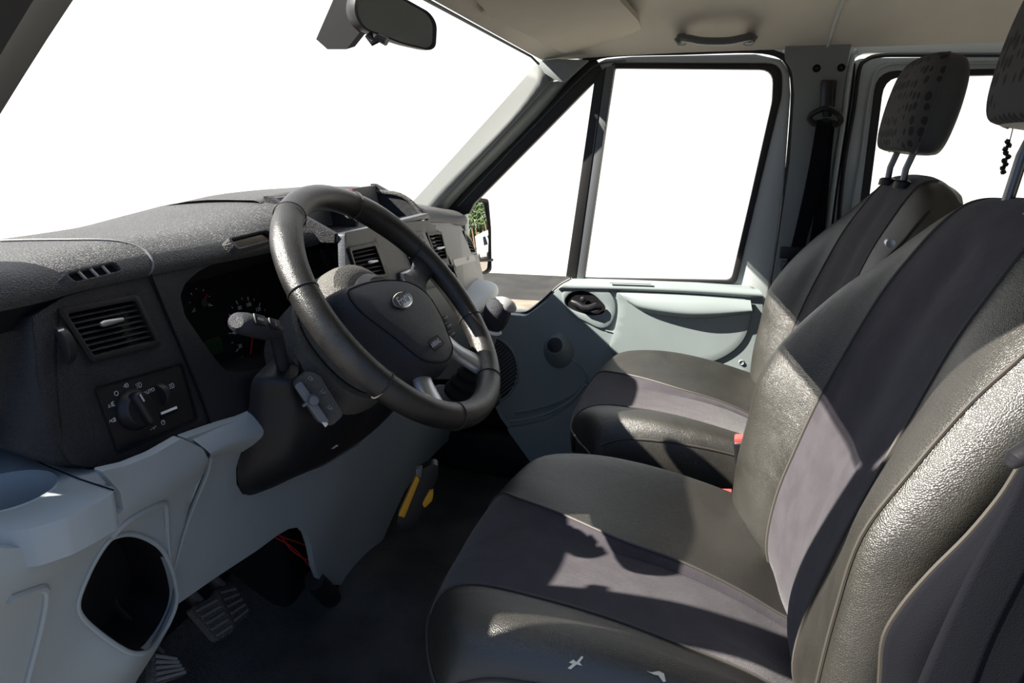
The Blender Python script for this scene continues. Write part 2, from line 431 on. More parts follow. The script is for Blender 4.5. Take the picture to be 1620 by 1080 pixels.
o = side_plate('trim_6', M['pillar'], 1.86, 1.838, [[(846, 97), (880, 93), (930, 95), (893, 129), (869, 133), (860, 118)]], bev=.002); struct(o, 'grey cap where the pillar meets the headliner')
# driver side A pillar (mirror of the same line), with door seal
def apillar(y, s, x_off=0):
    return [Vector((-.392+x_off, y, 1.20)), Vector((-.53+x_off, y, 1.085)), Vector((-.70+x_off, y-.0*s, .93)), Vector((-.80+x_off, y, .84))]
A0 = apillar(.50, 1); A1 = [p+Vector((.02, -.03, .004)) for p in A0]; A2 = [p+Vector((.055, -.055, .02)) for p in A0]; A3 = [p+Vector((0, -.09, 0)) for p in A0]
o = MB().grid([cr1(P, 5) for P in (A0, A1, A2, A3)], cu=True).build('trim_7', M['rubber']); struct(o, 'black edge of the driver side windscreen pillar')

# B pillar trim and seals
bt = [(1243, 64), (1349, 61), (1343, 88), (1336, 128), (1328, 192), (1315, 272), (1303, 353), (1285, 470), (1270, 600), (1200, 620), (1212, 500), (1222, 447), (1232, 383), (1250, 255), (1257, 149), (1254, 112), (1241, 92)]
o = side_plate('trim_8', M['pillar'], 1.93, 1.868, [roundpoly([fy(1.868) and p for p in bt], [8, 6]+[3]*13+[10, 8])], bev=.008, seg=3); struct(o, 'grey plastic centre pillar trim with two fixing holes'); BT = o
for (px, py) in ((1292, 108), (1331, 107)):
    MB().lathe(fy(1.8665).at(px, py), (0, -1, 0), [(0, .0008), (.0075, .0008), (.009, 0)], 18).build('fixing_hole', M['matte'], BT)
    MB().lathe(fy(1.8655).at(px, py), (0, -1, 0), [(0, .0005), (.0035, .0005), (.0042, 0)], 6).build('fixing_screw', M['black'], BT)
sealp = [(1380, 480), (1326, 400), (1328, 332), (1336, 255), (1351, 170), (1359, 111), (1370, 95), (1392, 88), (1440, 87), (1560, 87), (1700, 87)]
o = strip('trim_9', M['rubber'], sealp[1:], 1.905, .0085); struct(o, 'black rubber seal around the rear side door')
o = strip('trim_10', M['body'], [(1303, 430), (1311, 353), (1322, 272), (1334, 192), (1342, 128), (1349, 90), (1356, 80)], 1.895, .007, flat=(1, .9)); struct(o, 'bright metal flange beside the centre pillar')
o = strip('trim_11', M['rubber'], [(1308, 440), (1317, 353), (1328, 272), (1341, 192), (1349, 135), (1352, 100)], 1.915, .004); struct(o, 'thin shadow gap beside the metal flange')
sealA = [(664, 375), (700, 335), (905, 116), (935, 94), (975, 85), (1080, 82), (1190, 79), (1234, 87), (1251, 108), (1256, 150), (1247, 270), (1234, 383), (1216, 480), (1206, 560)]
o = strip('trim_12', M['rubber'], sealA, 1.882, .0075, flat=(1, 1)); struct(o, 'black rubber seal around the front passenger door opening')
# rear side door: frame around its window
rfr = roundpoly([(1338, 92), (1800, 88), (1800, 500), (1300, 500)], [34, 5, 5, 5])
rho = roundpoly([(1392, 116), (1750, 110), (1750, 470), (1355, 470), (1368, 320)], [30, 20, 20, 20, 1])
o = side_plate('window_2', M['body'], 1.95, 1.92, [rfr, rho], bev=.006); struct(o, 'white frame of the rear side window'); W2 = o
rh2 = roundpoly([(1388, 112), (1755, 105), (1755, 475), (1350, 475), (1362, 320)], [32, 20, 20, 20, 1])
rh3 = roundpoly([(1400, 122), (1745, 116), (1745, 463), (1362, 463), (1375, 320)], [30, 18, 18, 18, 1])
side_plate('window_seal', M['rubber'], 1.935, 1.914, [rh2, rh3], W2, bev=.003)
side_plate('pane', M['glass'], 1.944, 1.940, [rh2], W2, bev=0)
strip('frame_rib', M['body'], [(1340, 380), (1349, 320), (1363, 240), (1372, 170), (1383, 120), (1400, 104), (1440, 100), (1600, 99)], 1.912, .005, W2)

# floor, sill, firewall
mb = MB().box((.35, 1.17, -.03), (2.3, 0, 0), (0, 1.55, 0), (0, 0, .06))
o = mb.build('floor', M['black']); struct(o, 'black cab floor')
rows = [[(-.72, y, -.01), (-.86, y, .05), (-1.02, y, .22), (-1.08, y, .45), (-1.10, y, .80)] for y in (.40, .9, 1.4, 1.93)]
o = MB().grid(surf(rows, 2, 4)).build('wall_front', M['matte']); struct(o, 'black sloping footwell bulkhead'); solid(o, .02)
# moulded rubber floor covering
rows = []
for y in (.42, .6, .8, 1.0, 1.12, 1.2, 1.3, 1.42, 1.55, 1.75, 1.86):
    h = .012+.05*math.exp(-((y-1.24)/.10)**2)
    rows.append([(-.9, y, .10+h), (-.78, y, .03+h), (-.6, y, h+.006), (-.4, y, h), (-.1, y, h), (.3, y, h), (1.3, y, h)])
o = MB().grid(surf(rows, 3, 3)).build('floor_covering', M['carpet']); solid(o, .006)
struct(o, 'grained black rubber floor covering')
o = MB().box((-.0, 1.885, .075), (1.5, 0, 0), (0, .07, 0), (0, 0, .15), .012).build('trim_13', M['black']); struct(o, 'black door sill')

# ================================================================== PASSENGER DOOR
fd = fy(1.90)
door = thing('passenger_door', 'closed front passenger door with white window frame and blue-grey plastic trim panel', 'car door', (0, 1.9, .1))
dout = [(700, 345), (790, 252), (905, 130), (925, 108), (958, 93), (1000, 89), (1195, 85), (1236, 94), (1249, 114), (1251, 150), (1241, 290), (1226, 400), (1212, 480), (1190, 640), (1165, 755), (860, 755), (790, 660), (745, 560), (715, 440)]
quart = [(941, 125), (897, 434), (905, 441), (885, 450), (858, 473), (832, 493), (795, 492), (765, 482), (740, 440), (735, 327)]
mainw = roundpoly([(969, 100), (1237, 101), (1236, 150), (1200, 298), (1164, 448), (919, 441)], [4, 26, 8, 6, 8, 6])
side_plate('door_frame', M['body'], 1.925, 1.893, [dout, quart, mainw], door, bev=.005, label='white painted door frame')
inw = roundpoly([(973, 108), (1224, 110), (1222, 160), (1187, 315), (1157, 444), (923, 440)], [3, 22, 8, 6, 10, 4])
side_plate('window_seal', M['rubber'], 1.905, 1.886, [mainw, inw], door, bev=.003)
side_plate('main_window_pane', M['glass'], 1.909, 1.905, [mainw], door, bev=0)
side_plate('quarter_window_pane', M['glass'], 1.909, 1.905, [[(941, 125), (897, 434), (905, 441), (858, 473), (832, 493), (765, 482), (740, 440), (735, 327)]], door, bev=0)
side_plate('window_divider', M['rubber'], 1.905, 1.878, [[(941, 121), (958, 106), (911, 441), (895, 437)]], door, bev=.003)
side_plate('window_channel', M['greyp'], 1.905, 1.880, [[(958, 106), (973, 102), (924, 443), (911, 441)]], door, bev=.003)
side_plate('quarter_seal', M['rubber'], 1.905, 1.885, [[(944, 95), (955, 114), (941, 128), (852, 219), (750, 322), (742, 338), (690, 350), (702, 328), (781, 243), (908, 108), (926, 97)]], door, bev=.004)
strip('seal_lip', M['greyp'], [(725, 326), (790, 257), (860, 184), (925, 118), (950, 101), (990, 96)], 1.882, .0035, door)  # grey colour paints the highlight line between the black bands
strip('quarter_lower_seal', M['rubber'], [(903, 440), (884, 451), (858, 475), (832, 494), (795, 493), (760, 484), (738, 450)], 1.885, .006, door)
# trim panel
yp = 1.853
pan = [(903, 443), (1000, 446), (1100, 450), (1190, 456), (1207, 470), (1206, 520), (1196, 590), (1180, 660), (1160, 750), (900, 750), (862, 745), (835, 705), (800, 660), (775, 610), (752, 560), (740, 500), (775, 495), (832, 500), (862, 478), (884, 456)]
trimp = side_plate('trim_panel', M['door'], 1.892, yp, [roundpoly(pan, 5)], door, bev=.008, seg=3, cell=.05)
# top ledge
f = fy(yp)
G = [[f.at(x, y0, 0) for x, y0 in [(905, 443), (1000, 446), (1100, 450), (1200, 457)]], [f.at(x, y0, .012) for x, y0 in [(893, 450), (1000, 453), (1100, 457), (1205, 463)]],
     [f.at(x, y0, .010) for x, y0 in [(885, 456), (1000, 458), (1100, 462), (1206, 469)]], [f.at(x, y0, -.004) for x, y0 in [(885, 460), (1000, 462), (1100, 466), (1206, 474)]]]
MB().grid(surf(G, 4, 6)).build('top_ledge', M['door'], door)
strip('ledge_slot', M['pillar'], [(965, 447), (1000, 448), (1030, 449)], yp-.012, .003, door)
# handle bezel, recess and lever
bez = sm([(889, 470), (896, 456), (925, 452), (955, 455), (970, 470), (974, 492), (966, 513), (950, 519), (925, 508), (900, 494)])
hol = sm([(894, 475), (903, 464), (920, 460), (938, 466), (952, 478), (958, 488), (952, 497), (935, 499), (912, 493), (898, 485)])
side_plate('handle_bezel', M['door'], yp+.002, yp-.007, [bez, hol], door, bev=.003)
side_plate('handle_recess', M['matte'], yp-.001, yp-.002, [hol], door, bev=0)
f2 = fy(yp-.014)
hl = MB().tube([f2.at(x, y, n) for x, y, n in [(904, 478, -.006), (912, 480, 0), (921, 486, .004), (932, 487, .006), (943, 484, .004), (952, 487, .0)]], [.007, .008, .009, .011, .011, .007], 10, flat=(1, .7)).build('door_handle', M['black'], door)
MB().lathe(f2.at(922, 474, -.006), (0, -1, 0), [(.008, 0), (.008, .004), (.005, .006), (0, .006)], 16).build('lock_button', M['black'], hl)
MB().tube([f2.at(936, 492, .005), f2.at(947, 490, .004)], .0025, 6).build('handle_highlight', M['alu'], hl, label='silver bar painting a highlight on the handle')  # silver bar modelled as a glint on the lever
# armrest: bulged pull above a shallow bowl
arm = roundpoly([(974, 459), (1080, 465), (1186, 473), (1188, 505), (1176, 540), (1148, 563), (1105, 578), (1060, 583), (1010, 574), (962, 554), (972, 525), (979, 490)], [10, 40, 10, 20, 20, 30, 30, 30, 30, 8, 20, 20])
f = fy(yp)
au = [f.uv(*p) for p in arm]; acx = sum(p[0] for p in au)/len(au); acy = sum(p[1] for p in au)/len(au)
MB().plate(f, [au], -.01, .007, .004, cell=.03).build('armrest_bowl', M['door'], door)
R0 = [(978, 461), (1020, 463), (1080, 466), (1130, 469), (1187, 474)]
R1 = [(984, 466), (1020, 470), (1080, 474), (1130, 477), (1188, 482)]
R2 = [(990, 473), (1020, 483), (1080, 491), (1130, 492), (1189, 489)]
R3 = [(996, 479), (1022, 493), (1080, 502), (1130, 501), (1189, 494)]
G = [[f.at(*p, n) for p, n in zip(R, ns)] for R, ns in ((R0, (.006, .006, .006, .006, .006)), (R1, (.010, .02, .026, .026, .022)), (R2, (.010, .024, .034, .034, .026)), (R3, (.006, .008, .010, .010, .006)))]
MB().grid(surf(G, 5, 6)).build('armrest_pull', M['door'], door)
strip('panel_crease', M['door'], [(958, 522), (1000, 533), (1045, 545), (1085, 562), (1125, 580), (1178, 592)], yp, .004, door)
# screw boss and small pull at the rear
MB().lathe(f.at(1173, 573), (0, -1, 0), [(0, .002), (.004, .002), (.006, .004), (.008, 0)], 14).build('screw_cap', M['pillar'], door)
side_plate('rear_pocket', M['pillar'], yp, yp-.006, [roundpoly([(1128, 580), (1180, 586), (1176, 612), (1160, 606)], 6)], door, bev=.003)
# mirror adjuster pod
cpos = f.at(884, 545)
ax = Vector((-.05, -1, .42)).normalized()
pod = MB().lathe(cpos+Vector((0, .01, -.012)), ax, [(.060, -.02), (.054, .006), (.042, .026), (.031, .046), (.0275, .056), (.024, .059), (.0, .059)], 28, sy=.85).build('mirror_adjuster', M['door'], door)
top = cpos+Vector((0, .01, -.012))+ax*.0592
MB().lathe(top, ax, [(.0215, 0), (.0215, .003), (.017, .0045), (0, .0038)], 24).build('adjuster_dial', M['black'], pod)
# speaker grille
sg = [f.uv(770+48*math.cos(t), 585+52*math.sin(t)) for t in [i*2*math.pi/40 for i in range(40)]]
sp = MB().plate(f, [sg], -.004, .003, .002).build('speaker_grille', M['black'], door)
mb = MB(); uc, vc = f.uv(770, 585)
rr = abs(sg[10][1]-vc)
for k in range(-9, 10):
    d = k*.0095; hh = math.sqrt(max(0, rr*rr-d*d))*.96
    a = Vector((.77, .64)); nrm = Vector((-.64, .77))
    p = [f.w(uc+nrm.x*d+a.x*s*hh*.92, vc+nrm.y*d+a.y*s*hh, .0045) for s in (-1, 1)]
    mb.tube(p, .0026, 6)
mb.build('grille_slats', M['greyp'], sp)
MB().tube([Vector(p) for p in cr1([f.w(uc+(q[0]-uc)*1.04, vc+(q[1]-vc)*1.04, .002) for q in sg[::4]], 4, True)], .004, 8, True).build('grille_ring', M['door'], sp)
# sculpted lower sweep and door pocket
strip('lower_sweep', M['door'], [(905, 567), (925, 585), (928, 600), (912, 620), (870, 640), (815, 652)], yp, .005, door)
pk = [(806, 668), (835, 664), (870, 655), (905, 635), (925, 612), (960, 606), (960, 750), (862, 748), (838, 712)]
MB().plate(f, [f.pts(roundpoly(pk, 8))], -.004, .045, .014, cell=.04, seg=3).build('door_pocket', M['door'], door)
strip('pocket_rim', M['door'], [(806, 666), (835, 662), (870, 652), (905, 632), (926, 608)], yp-.045, .006, door)

# ================================================================== things on the body side
# grab handle
hb = thing('grab_handle', 'dark grey plastic grab handle on headliner above passenger door', 'grab handle', tuple(B(1130, 60, 'Y', 1.81)))
fh = fy(1.80)
pts = [(1070, 66), (1078, 60), (1092, 62), (1108, 65), (1130, 66), (1155, 65), (1175, 61), (1188, 58), (1195, 63)]
MB().tube([Vector(p) for p in cr1([fh.at(x, y, (.0 if 1080 < x < 1185 else -.012)) for x, y in pts], 4)], [.013]*33, 10, flat=(.75, .9)).build('grip', M['greyp'], hb)
for x in (1078, 1187): MB().box(fh.at(x, 60, -.03), (.024, 0, 0), (0, .05, 0), (0, 0, .022), .006).build('mounting_foot', M['greyp'], hb)
# sun visor + clip
fv = Fr((-.38, 1.2, 1.222), (0, 1, 0), (.975, 0, .20))
vis = thing('sun_visor', 'folded grey-beige passenger sun visor under headliner', 'sun visor', tuple(fv.at(890, 40)))
vp = [(776, 20), (906, 86), (930, 84), (1014, 40), (1010, 28), (960, -28), (800, -60), (740, -20)]
ff = fv
MB().plate(ff, [roundpoly(ff.pts(vp), [.008, .015, .012, .02, .012, .02, .02, .01])], -.008, .008, .006, seg=3).build('visor_board', M['visor'], vis)
MB().tube([ff.at(938, -40, -.004), ff.at(985, 6, -.006), ff.at(1008, 32, -.006)], .004, 8).build('hinge_rod', M['black'], vis)
vc_ = thing('visor_clip', 'small dark clip at inner end of sun visor', 'clip', tuple(fv.at(775, 12)))
p = fv.at(776, 12, .0)
MB().box(p+Vector((0, 0, -.004)), (.03, 0, .006), (0, .035, 0), (0, 0, .006), .003).build('clip_base', M['visor'], vc_)
MB().tube([fv.at(768, 10, -.012), fv.at(776, 16, -.016), fv.at(784, 12, -.014), fv.at(780, 6, -.008)], .0028, 8).build('hook', M['black'], vc_)
# kick panel and front side wall beside the footwell
o = MB().plate(fy(1.9285), [[(-1.13, .0), (-1.13, .84), (-.80, .80), (-.62, .62), (-.42, .30), (-.30, .16), (-.30, .0)]], -.004, 0).build('trim_14', M['matte']); struct(o, 'dark side of the footwell')
# open driver's door, standing out beyond the frame on the driver's side: it shades the dashboard end
dd = thing('driver_door', 'open driver door standing out beyond the left end of the dashboard', 'car door', (-.84, .40, .3))
FDo = Fr((-.84, .40, 0), (-.30, -.95, 0), (0, 0, 1))
o1 = [(0, .0), (1.0, .0), (1.0, .66), (.98, .70), (.93, 1.20), (.45, 1.22), (.36, 1.20), (.0, .86)]
h1 = [(.36, .68), (.92, .68), (.88, 1.15), (.40, 1.15)]; h2 = [(.13, .80), (.31, .69), (.34, 1.12)]
MB().plate(FDo, [roundpoly(o1, .02), roundpoly(h1, .03), roundpoly(h2, .01)], -.04, .0, .006).build('door_frame', M['body'], dd)
MB().plate(FDo, [[(.02, .05), (.97, .05), (.97, .64), (.5, .64), (.02, .7)]], .0, .04, .01).build('trim_panel', M['door'], dd)
MB().plate(FDo, [h1], -.022, -.018, 0).build('window_pane', M['glass'], dd)
MB().plate(FDo, [roundpoly([(.02, .84), (.22, .80), (.22, 1.16), (.02, 1.16)], .03)], -.20, -.10, .02).build('mirror_head', M['black'], dd)
# the cab behind the front seats: driver side wall and rear bulkhead
fl_ = Fr((0, .42, 0), (1, 0, 0), (0, 0, 1))
wl = MB().plate(fl_, [[(.46, 0), (1.6, 0), (1.6, 1.26), (.40, 1.26)], roundpoly([(.62, .66), (1.5, .66), (1.5, 1.14), (.60, 1.14)], .06)], -.05, 0, .004).build('wall_left', M['pillar']); struct(wl, 'body side behind the driver door')
o = MB().box((1.62, 1.18, .68), (.04, 0, 0), (0, 1.56, 0), (0, 0, 1.38)).build('wall_back', M['pillar']); struct(o, 'plain rear bulkhead of the cab')
# ================================================================== DASHBOARD
dash = thing('dashboard', 'full-width van dashboard with dark grained top and pale blue-grey lower panels', 'dashboard', (-.62, 1.18, .70))
def lerp(x, T):
    for (a, va), (b, vb) in zip(T, T[1:]):
        if x <= b: return va+(vb-va)*max(0, (x-a)/(b-a))
    return T[-1][1]
XD = [(.38, -.625), (.46, -.603), (.6, -.600), (.95, -.598), (1.02, -.56), (1.10, -.545), (1.36, -.54), (1.42, -.56), (1.6, -.585), (1.8, -.60), (1.87, -.62)]
ZE = [(.38, .867), (.6, .872), (.9, .864), (1.2, .862), (1.4, .850), (1.6, .825), (1.78, .806), (1.87, .80)]
ZT = [(.38, .880), (.6, .895), (.8, .896), (.95, .910), (1.05, .920), (1.35, .915), (1.45, .88), (1.6, .862), (1.78, .835), (1.87, .825)]
yy = [.375, .39, .43, .5, .58, .66, .74, .82, .9, .96, .99]
def padrow(y, hood=1.0):
    x = lerp(y, XD); z = lerp(y, ZE); t = lerp(y, ZT)
    return [(x-.02, y, z-.022), (x+.002, y, z-.014), (x+.006, y, z-.002), (x-.006, y, z+.012), (x-.035, y, z+.6*(t-z)+.008), (x-.09, y, t), (-.80, y, t-.004), (-.90, y, t-.02), (-1.06, y, .83)]
rows = [padrow(y) for y in yy]
rows[0] = [(p[0]-.02, p[1], min(p[2], .86)-.03) for p in rows[0]]
pad = MB().grid(surf(rows, 4, 4)).build('top_pad', M['pad'], dash); solid(pad, .008)
# centre part of the pad behind the tray and passenger part
yy2 = [.97, 1.02, 1.1, 1.2, 1.3, 1.36]
rows = [[(-.655, y, .860), (-.66, y, .90), (-.668, y, lerp(y, ZT)+.002), (-.70, y, lerp(y, ZT)+.004), (-.80, y, lerp(y, ZT)), (-.92, y, .885), (-1.09, y, .83)] for y in yy2]
MB().grid(surf(rows, 3, 3)).build('tray_hood', M['pad'], dash)
rows = [padrow(y) for y in (1.365, 1.40, 1.46, 1.54, 1.62, 1.70, 1.77, 1.82, 1.85)]
pp = MB().grid(surf(rows, 4, 4)).build('passenger_pad', M['pad'], dash); solid(pp, .008)
# seam in the pad and the defrost slot
def padpt(y, k, dz=.001):
    r = cr1(padrow(y), 4); p = Vector(r[min(len(r)-1, k)]); return p+Vector((0, 0, dz))
MB().tube([padpt(.640+.0012*k-.03*max(0, (k-12)/8)**1.5, k) for k in range(4, 24)], .0014, 6).build('pad_seam', M['spoke'], dash)  # pale grey colour stands in for the sunlit edge of the pad
FP = Fr((-.60, 0, .872), (0, 1, 0), (-.62, 0, .78))      # plane of the rounded pad front
def slot(name, px, mat_in, fr, parent, nslat, slmat, frame=M['pad']):
    L = fr.pts(px); cx = sum(p[0] for p in L)/len(L); cy = sum(p[1] for p in L)/len(L)
    big = [(cx+(p[0]-cx)*1.12, cy+(p[1]-cy)*1.28) for p in L]
    o = MB().plate(fr, [roundpoly(big, .006), roundpoly(L, .004)], -.01, .0035, .0015).build(name, frame, parent)
    MB().plate(fr, [roundpoly(L, .004)], -.012, -.002, 0).build('opening', mat_in, o)
    for k in range(nslat):
        t = (k+1)/(nslat+1)
        a = Vector(L[0]).lerp(Vector(L[1]), t); b = Vector(L[3]).lerp(Vector(L[2]), t)
        MB().tube([fr.w(a.x, a.y, .001), fr.w(b.x, b.y, .001)], .0016, 6).build('slat', slmat, o)
    return o
fps = Fr(B(148, 432, 'Y', .525), (0, 1, 0), (-.55, 0, .83))
slot('demist_outlet', [(103, 435), (178, 417), (190, 430), (116, 448)], M['matte'], fps, dash, 3, M['alu'])
fps2 = Fr(B(400, 380, 'Y', .80), (0, 1, 0), (-.60, 0, .80))
slot('display_slot', [(362, 380), (420, 366), (436, 378), (376, 394)], M['gloss'], fps2, dash, 0, M['alu'])

# ---- fascia plane on the driver's side
FA = Fr((-.600, 0, .862), (0, 1, 0), (-.045, 0, .205))
vent = [(86, 487), (216, 463), (257, 545), (141, 576)]
swp = [(147, 612), (289, 572), (316, 664), (184, 720)]
thumb = [(84, 518), (96, 516), (121, 569), (108, 573)]
out1 = [(52, 500), (100, 470), (180, 446), (231, 431), (262, 500), (300, 590), (330, 668), (285, 689), (238, 712), (182, 735), (150, 739), (112, 734), (84, 690), (60, 600)]
ventU = FA.pts([(88, 490), (214, 466), (254, 545), (143, 574)])
swU = roundpoly(FA.pts([(149, 613), (288, 574), (313, 663), (186, 717)]), .006)
MB().plate(FA, [roundpoly(FA.pts(out1), .006), roundpoly(ventU, .006), swU, roundpoly(FA.pts(thumb), .003)], -.02, .0, .003, cell=.03).build('vent_fascia', M['dark'], dash)
# rounded end cheek
ctop = [FA.at(100, 470, 0), FA.at(52, 500, -.002), B(20, 500, 'X', -.625), B(-30, 515, 'X', -.68), B(-80, 525, 'X', -.76)]
cmid = [FA.at(90, 560, 0), FA.at(56, 585, -.002), B(10, 590, 'X', -.615), B(-40, 600, 'X', -.67), B(-90, 600, 'X', -.75)]
clow = [FA.at(100, 690, 0), FA.at(74, 680, -.002), B(15, 665, 'X', -.60), B(-30, 660, 'X', -.65), B(-90, 650, 'X', -.73)]
cbot = [FA.at(120, 734, -.002), FA.at(90, 735, -.004), B(20, 715, 'X', -.59), B(-30, 690, 'X', -.63), B(-90, 680, 'X', -.70)]
ch = MB().grid(surf([ctop, cmid, clow, cbot], 5, 5)).build('end_cheek', M['dark'], dash); solid(ch, .006)
# fill between pad and fascia
MB().grid(surf([[(-.607, .40, .855), (-.598, .5, .862), (-.600, .7, .860), (-.600, 1.0, .852)], [(-.63, .40, .83), (-.62, .5, .83), (-.62, .7, .83), (-.62, 1.0, .83)]], 2, 4)).build('pad_underside', M['matte'], dash)

def air_vent(name, fr, L, n, tab_px, parent, lam=None, label=None, frame=M['black']):
    """louvred air outlet; L corners in plane coordinates TL TR BR BL"""
    o = MB().plate(fr, [roundpoly([(p[0]*1, p[1]*1) for p in L], .005), roundpoly(inset(L, .006), .004)], -.015, .003, .002).build(name, frame, parent)
    if label: o['label'] = label
    MB().plate(fr, [roundpoly(L, .004)], -.05, -.045, 0).build('duct', M['matte'], o)
    Li = [Vector(p) for p in inset(L, .005)]
    for k in range(n):
        t = (k+.6)/n
        a = Li[0].lerp(Li[3], t); b = Li[1].lerp(Li[2], t); sk = (b-a)
        p0, p1 = fr.w(a.x, a.y, -.006), fr.w(b.x, b.y, -.006)
        mid = (p0+p1)/2
        MB().box(mid, p1-p0, fr.V*.0022-fr.N*.0008, (fr.N*.014-fr.V*.004), .0008, 1).build('louvre', M['dark'], o)
    for k in range(4):
        t = (k+.5)/4
        a = Li[0].lerp(Li[1], t); b = Li[3].lerp(Li[2], t)
        MB().box((fr.w(a.x, a.y, -.03)+fr.w(b.x, b.y, -.03))/2, fr.w(a.x, a.y)-fr.w(b.x, b.y), fr.U*.002, fr.N*.016, 0).build('guide_vane', M['black'], o)
    if tab_px:
        a, b = [fr.uv(*p) for p in tab_px]
        pa, pb = fr.w(*a, .004), fr.w(*b, .004)
        MB().tube([pa, pa.lerp(pb, .15), pa.lerp(pb, .5), pb], [.0018, .0035, .0032, .002], 10, flat=(1, .8)).build('vent_tab', M['alu'], o, label='silver adjusting tab')
    return o
def inset(L, d):
    c = Vector((sum(p[0] for p in L)/len(L), sum(p[1] for p in L)/len(L))); out = []
    n = len(L); ar = sum(L[i][0]*L[(i+1) % n][1]-L[(i+1) % n][0]*L[i][1] for i in range(n)); s = 1 if ar > 0 else -1
    for i in range(n):
        p0, p, p1 = Vector(L[i-1]), Vector(L[i]), Vector(L[(i+1) % n])
        a = (p-p0).normalized(); b = (p1-p).normalized(); na = Vector((-a.y, a.x))*s; nb = Vector((-b.y, b.x))*s
        m = (na+nb); m = m/max(.3, m.length_squared)*2
        q = p+m*d; out.append((q.x, q.y))
    return out
air_vent('driver_air_vent', FA, ventU, 8, [(154, 514), (190, 506)], dash, label='air vent beside the light switch')
tw = MB(); c0 = FA.at(102, 545, -.012)
tw.lathe(c0-FA.U*.005, FA.U, [(.020, 0), (.022, .001), (.022, .009), (.020, .010)], 36)
two = tw.build('vent_thumbwheel', M['rubber'], dash)
MB().box(FA.at(91, 523, .0045), FA.U*.006, FA.V*.0018, FA.N*.001).build('white_mark', M['white'], two)
# ---- light switch panel
FS = FA
swo = MB().plate(FA, [swU], -.012, -.001, .0015).build('light_switch_panel', M['black'], dash)
MB().tube([FA.w(*p, .0002) for p in swU], .0012, 6, True).build('panel_gap', M['matte'], swo)
kc = FA.uv(212, 648); kp = FA.w(*kc, -.001)
kn = MB().lathe(kp, FA.N, [(.0225, 0), (.0225, .003), (.021, .005), (.019, .010), (.017, .012), (0, .0125)], 36).build('rotary_knob', M['black'], swo)
d = Vector((FA.uv(196, 622)[0]-kc[0], FA.uv(196, 622)[1]-kc[1])).normalized(); dv = FA.U*d.x+FA.V*d.y; dw = dv.cross(FA.N)
MB().box(kp+FA.N*.012, dv*.040, dw*.013, FA.N*.016, .005, 3).build('knob_grip', M['black'], kn)
MB().box(kp+FA.N*.0205+dv*.013, dv*.009, dw*.0018, FA.N*.0006).build('knob_mark', M['print'], kn)
dc = FA.at(257, 624, -.004)
dm = MB().lathe(dc-FA.U*.004, FA.U, [(.013, 0), (.0135, .001), (.0135, .007), (.013, .008)], 28).build('dimmer_wheel', M['rubber'], swo)
MB().box(FA.at(267, 649, .0003), (FA.at(280, 644)-FA.at(255, 654)), FA.V*.0028, FA.N*.0008).build('slot_mark', M['white'], swo)
MB().box(FA.at(268, 654, .0001), (FA.at(281, 648)-FA.at(255, 660))*1.02, FA.V*.004, FA.N*.0006).build('slot_shadow', M['matte'], swo)
def sym(lines, px, py, s=.0042, par=swo, m=M['print'], fr=FA, n=.0, name='printed_symbol'):
    u, v = fr.uv(px, py); mb = MB()
    for L in lines:
        if L[0] == 'c':
            P = [fr.w(u+s*(L[1]+L[3]*math.cos(a)), v+s*(L[2]+L[3]*math.sin(a)), n) for a in [k*math.pi/8 for k in range(16)]]; mb.tube(P, .00035, 5, True)
        else: mb.tube([fr.w(u+s*p[0], v+s*p[1], n) for p in L], .00035, 5)
    return mb.build(name, m, par)
lampD = [[(0, -.7), (0, .7), (.5, .6), (.8, 0), (.5, -.6), (0, -.7)]]
rays_ = [[(-.3, .5), (-1, .5)], [(-.3, 0), (-1, 0)], [(-.3, -.5), (-1, -.5)]]
sym([('c', 0, 0, .55)], 184, 622)
sym([[(-.8, 0), (-.2, 0)], [(-.2, .5), (-.2, -.5)], [(.2, .5), (.2, -.5), (.6, -.5), (.8, 0), (.6, .5), (.2, .5)]], 199, 610)
sym(lampD+rays_, 220, 609)
sym(lampD+rays_, 272, 610)
sym([[(-.9, -.4), (-.6, .3), (-.3, -.4), (-.9, -.4)], [(.1, .5), (.1, -.5)], [(.4, .5), (.9, .5)], [(.4, 0), (.8, 0)], [(.4, -.5), (.9, -.5)], [(.4, .5), (.4, -.5)]], 176, 640, .0045)
sym([[(-.9, -.2), (-.6, .4), (-.3, -.2)], ('c', .1, 0, .35), [(.5, .5), (.5, -.5)], [(.75, .5), (.9, 0), (.75, -.5)]], 178, 665, .0045)
sym([('c', 0, 0, .35)]+[[(.5*math.cos(a), .5*math.sin(a)), (.85*math.cos(a), .85*math.sin(a))] for a in [k*math.pi/4 for k in range(8)]], 240, 655)
sym([('c', 0, 0, .6), [(0, 0), (.3, .3)]], 258, 668)
sym([[(-1, 0), (-.6, 0)], [(-.3, .3), (0, -.3), (.3, .3)], [(.6, 0), (.9, 0), (.75, .3), (.6, 0)]], 243, 677, .0045)
text(FA, 'AUTO', *FA.uv(236, 619), .0058, .0, M['print'], swo)

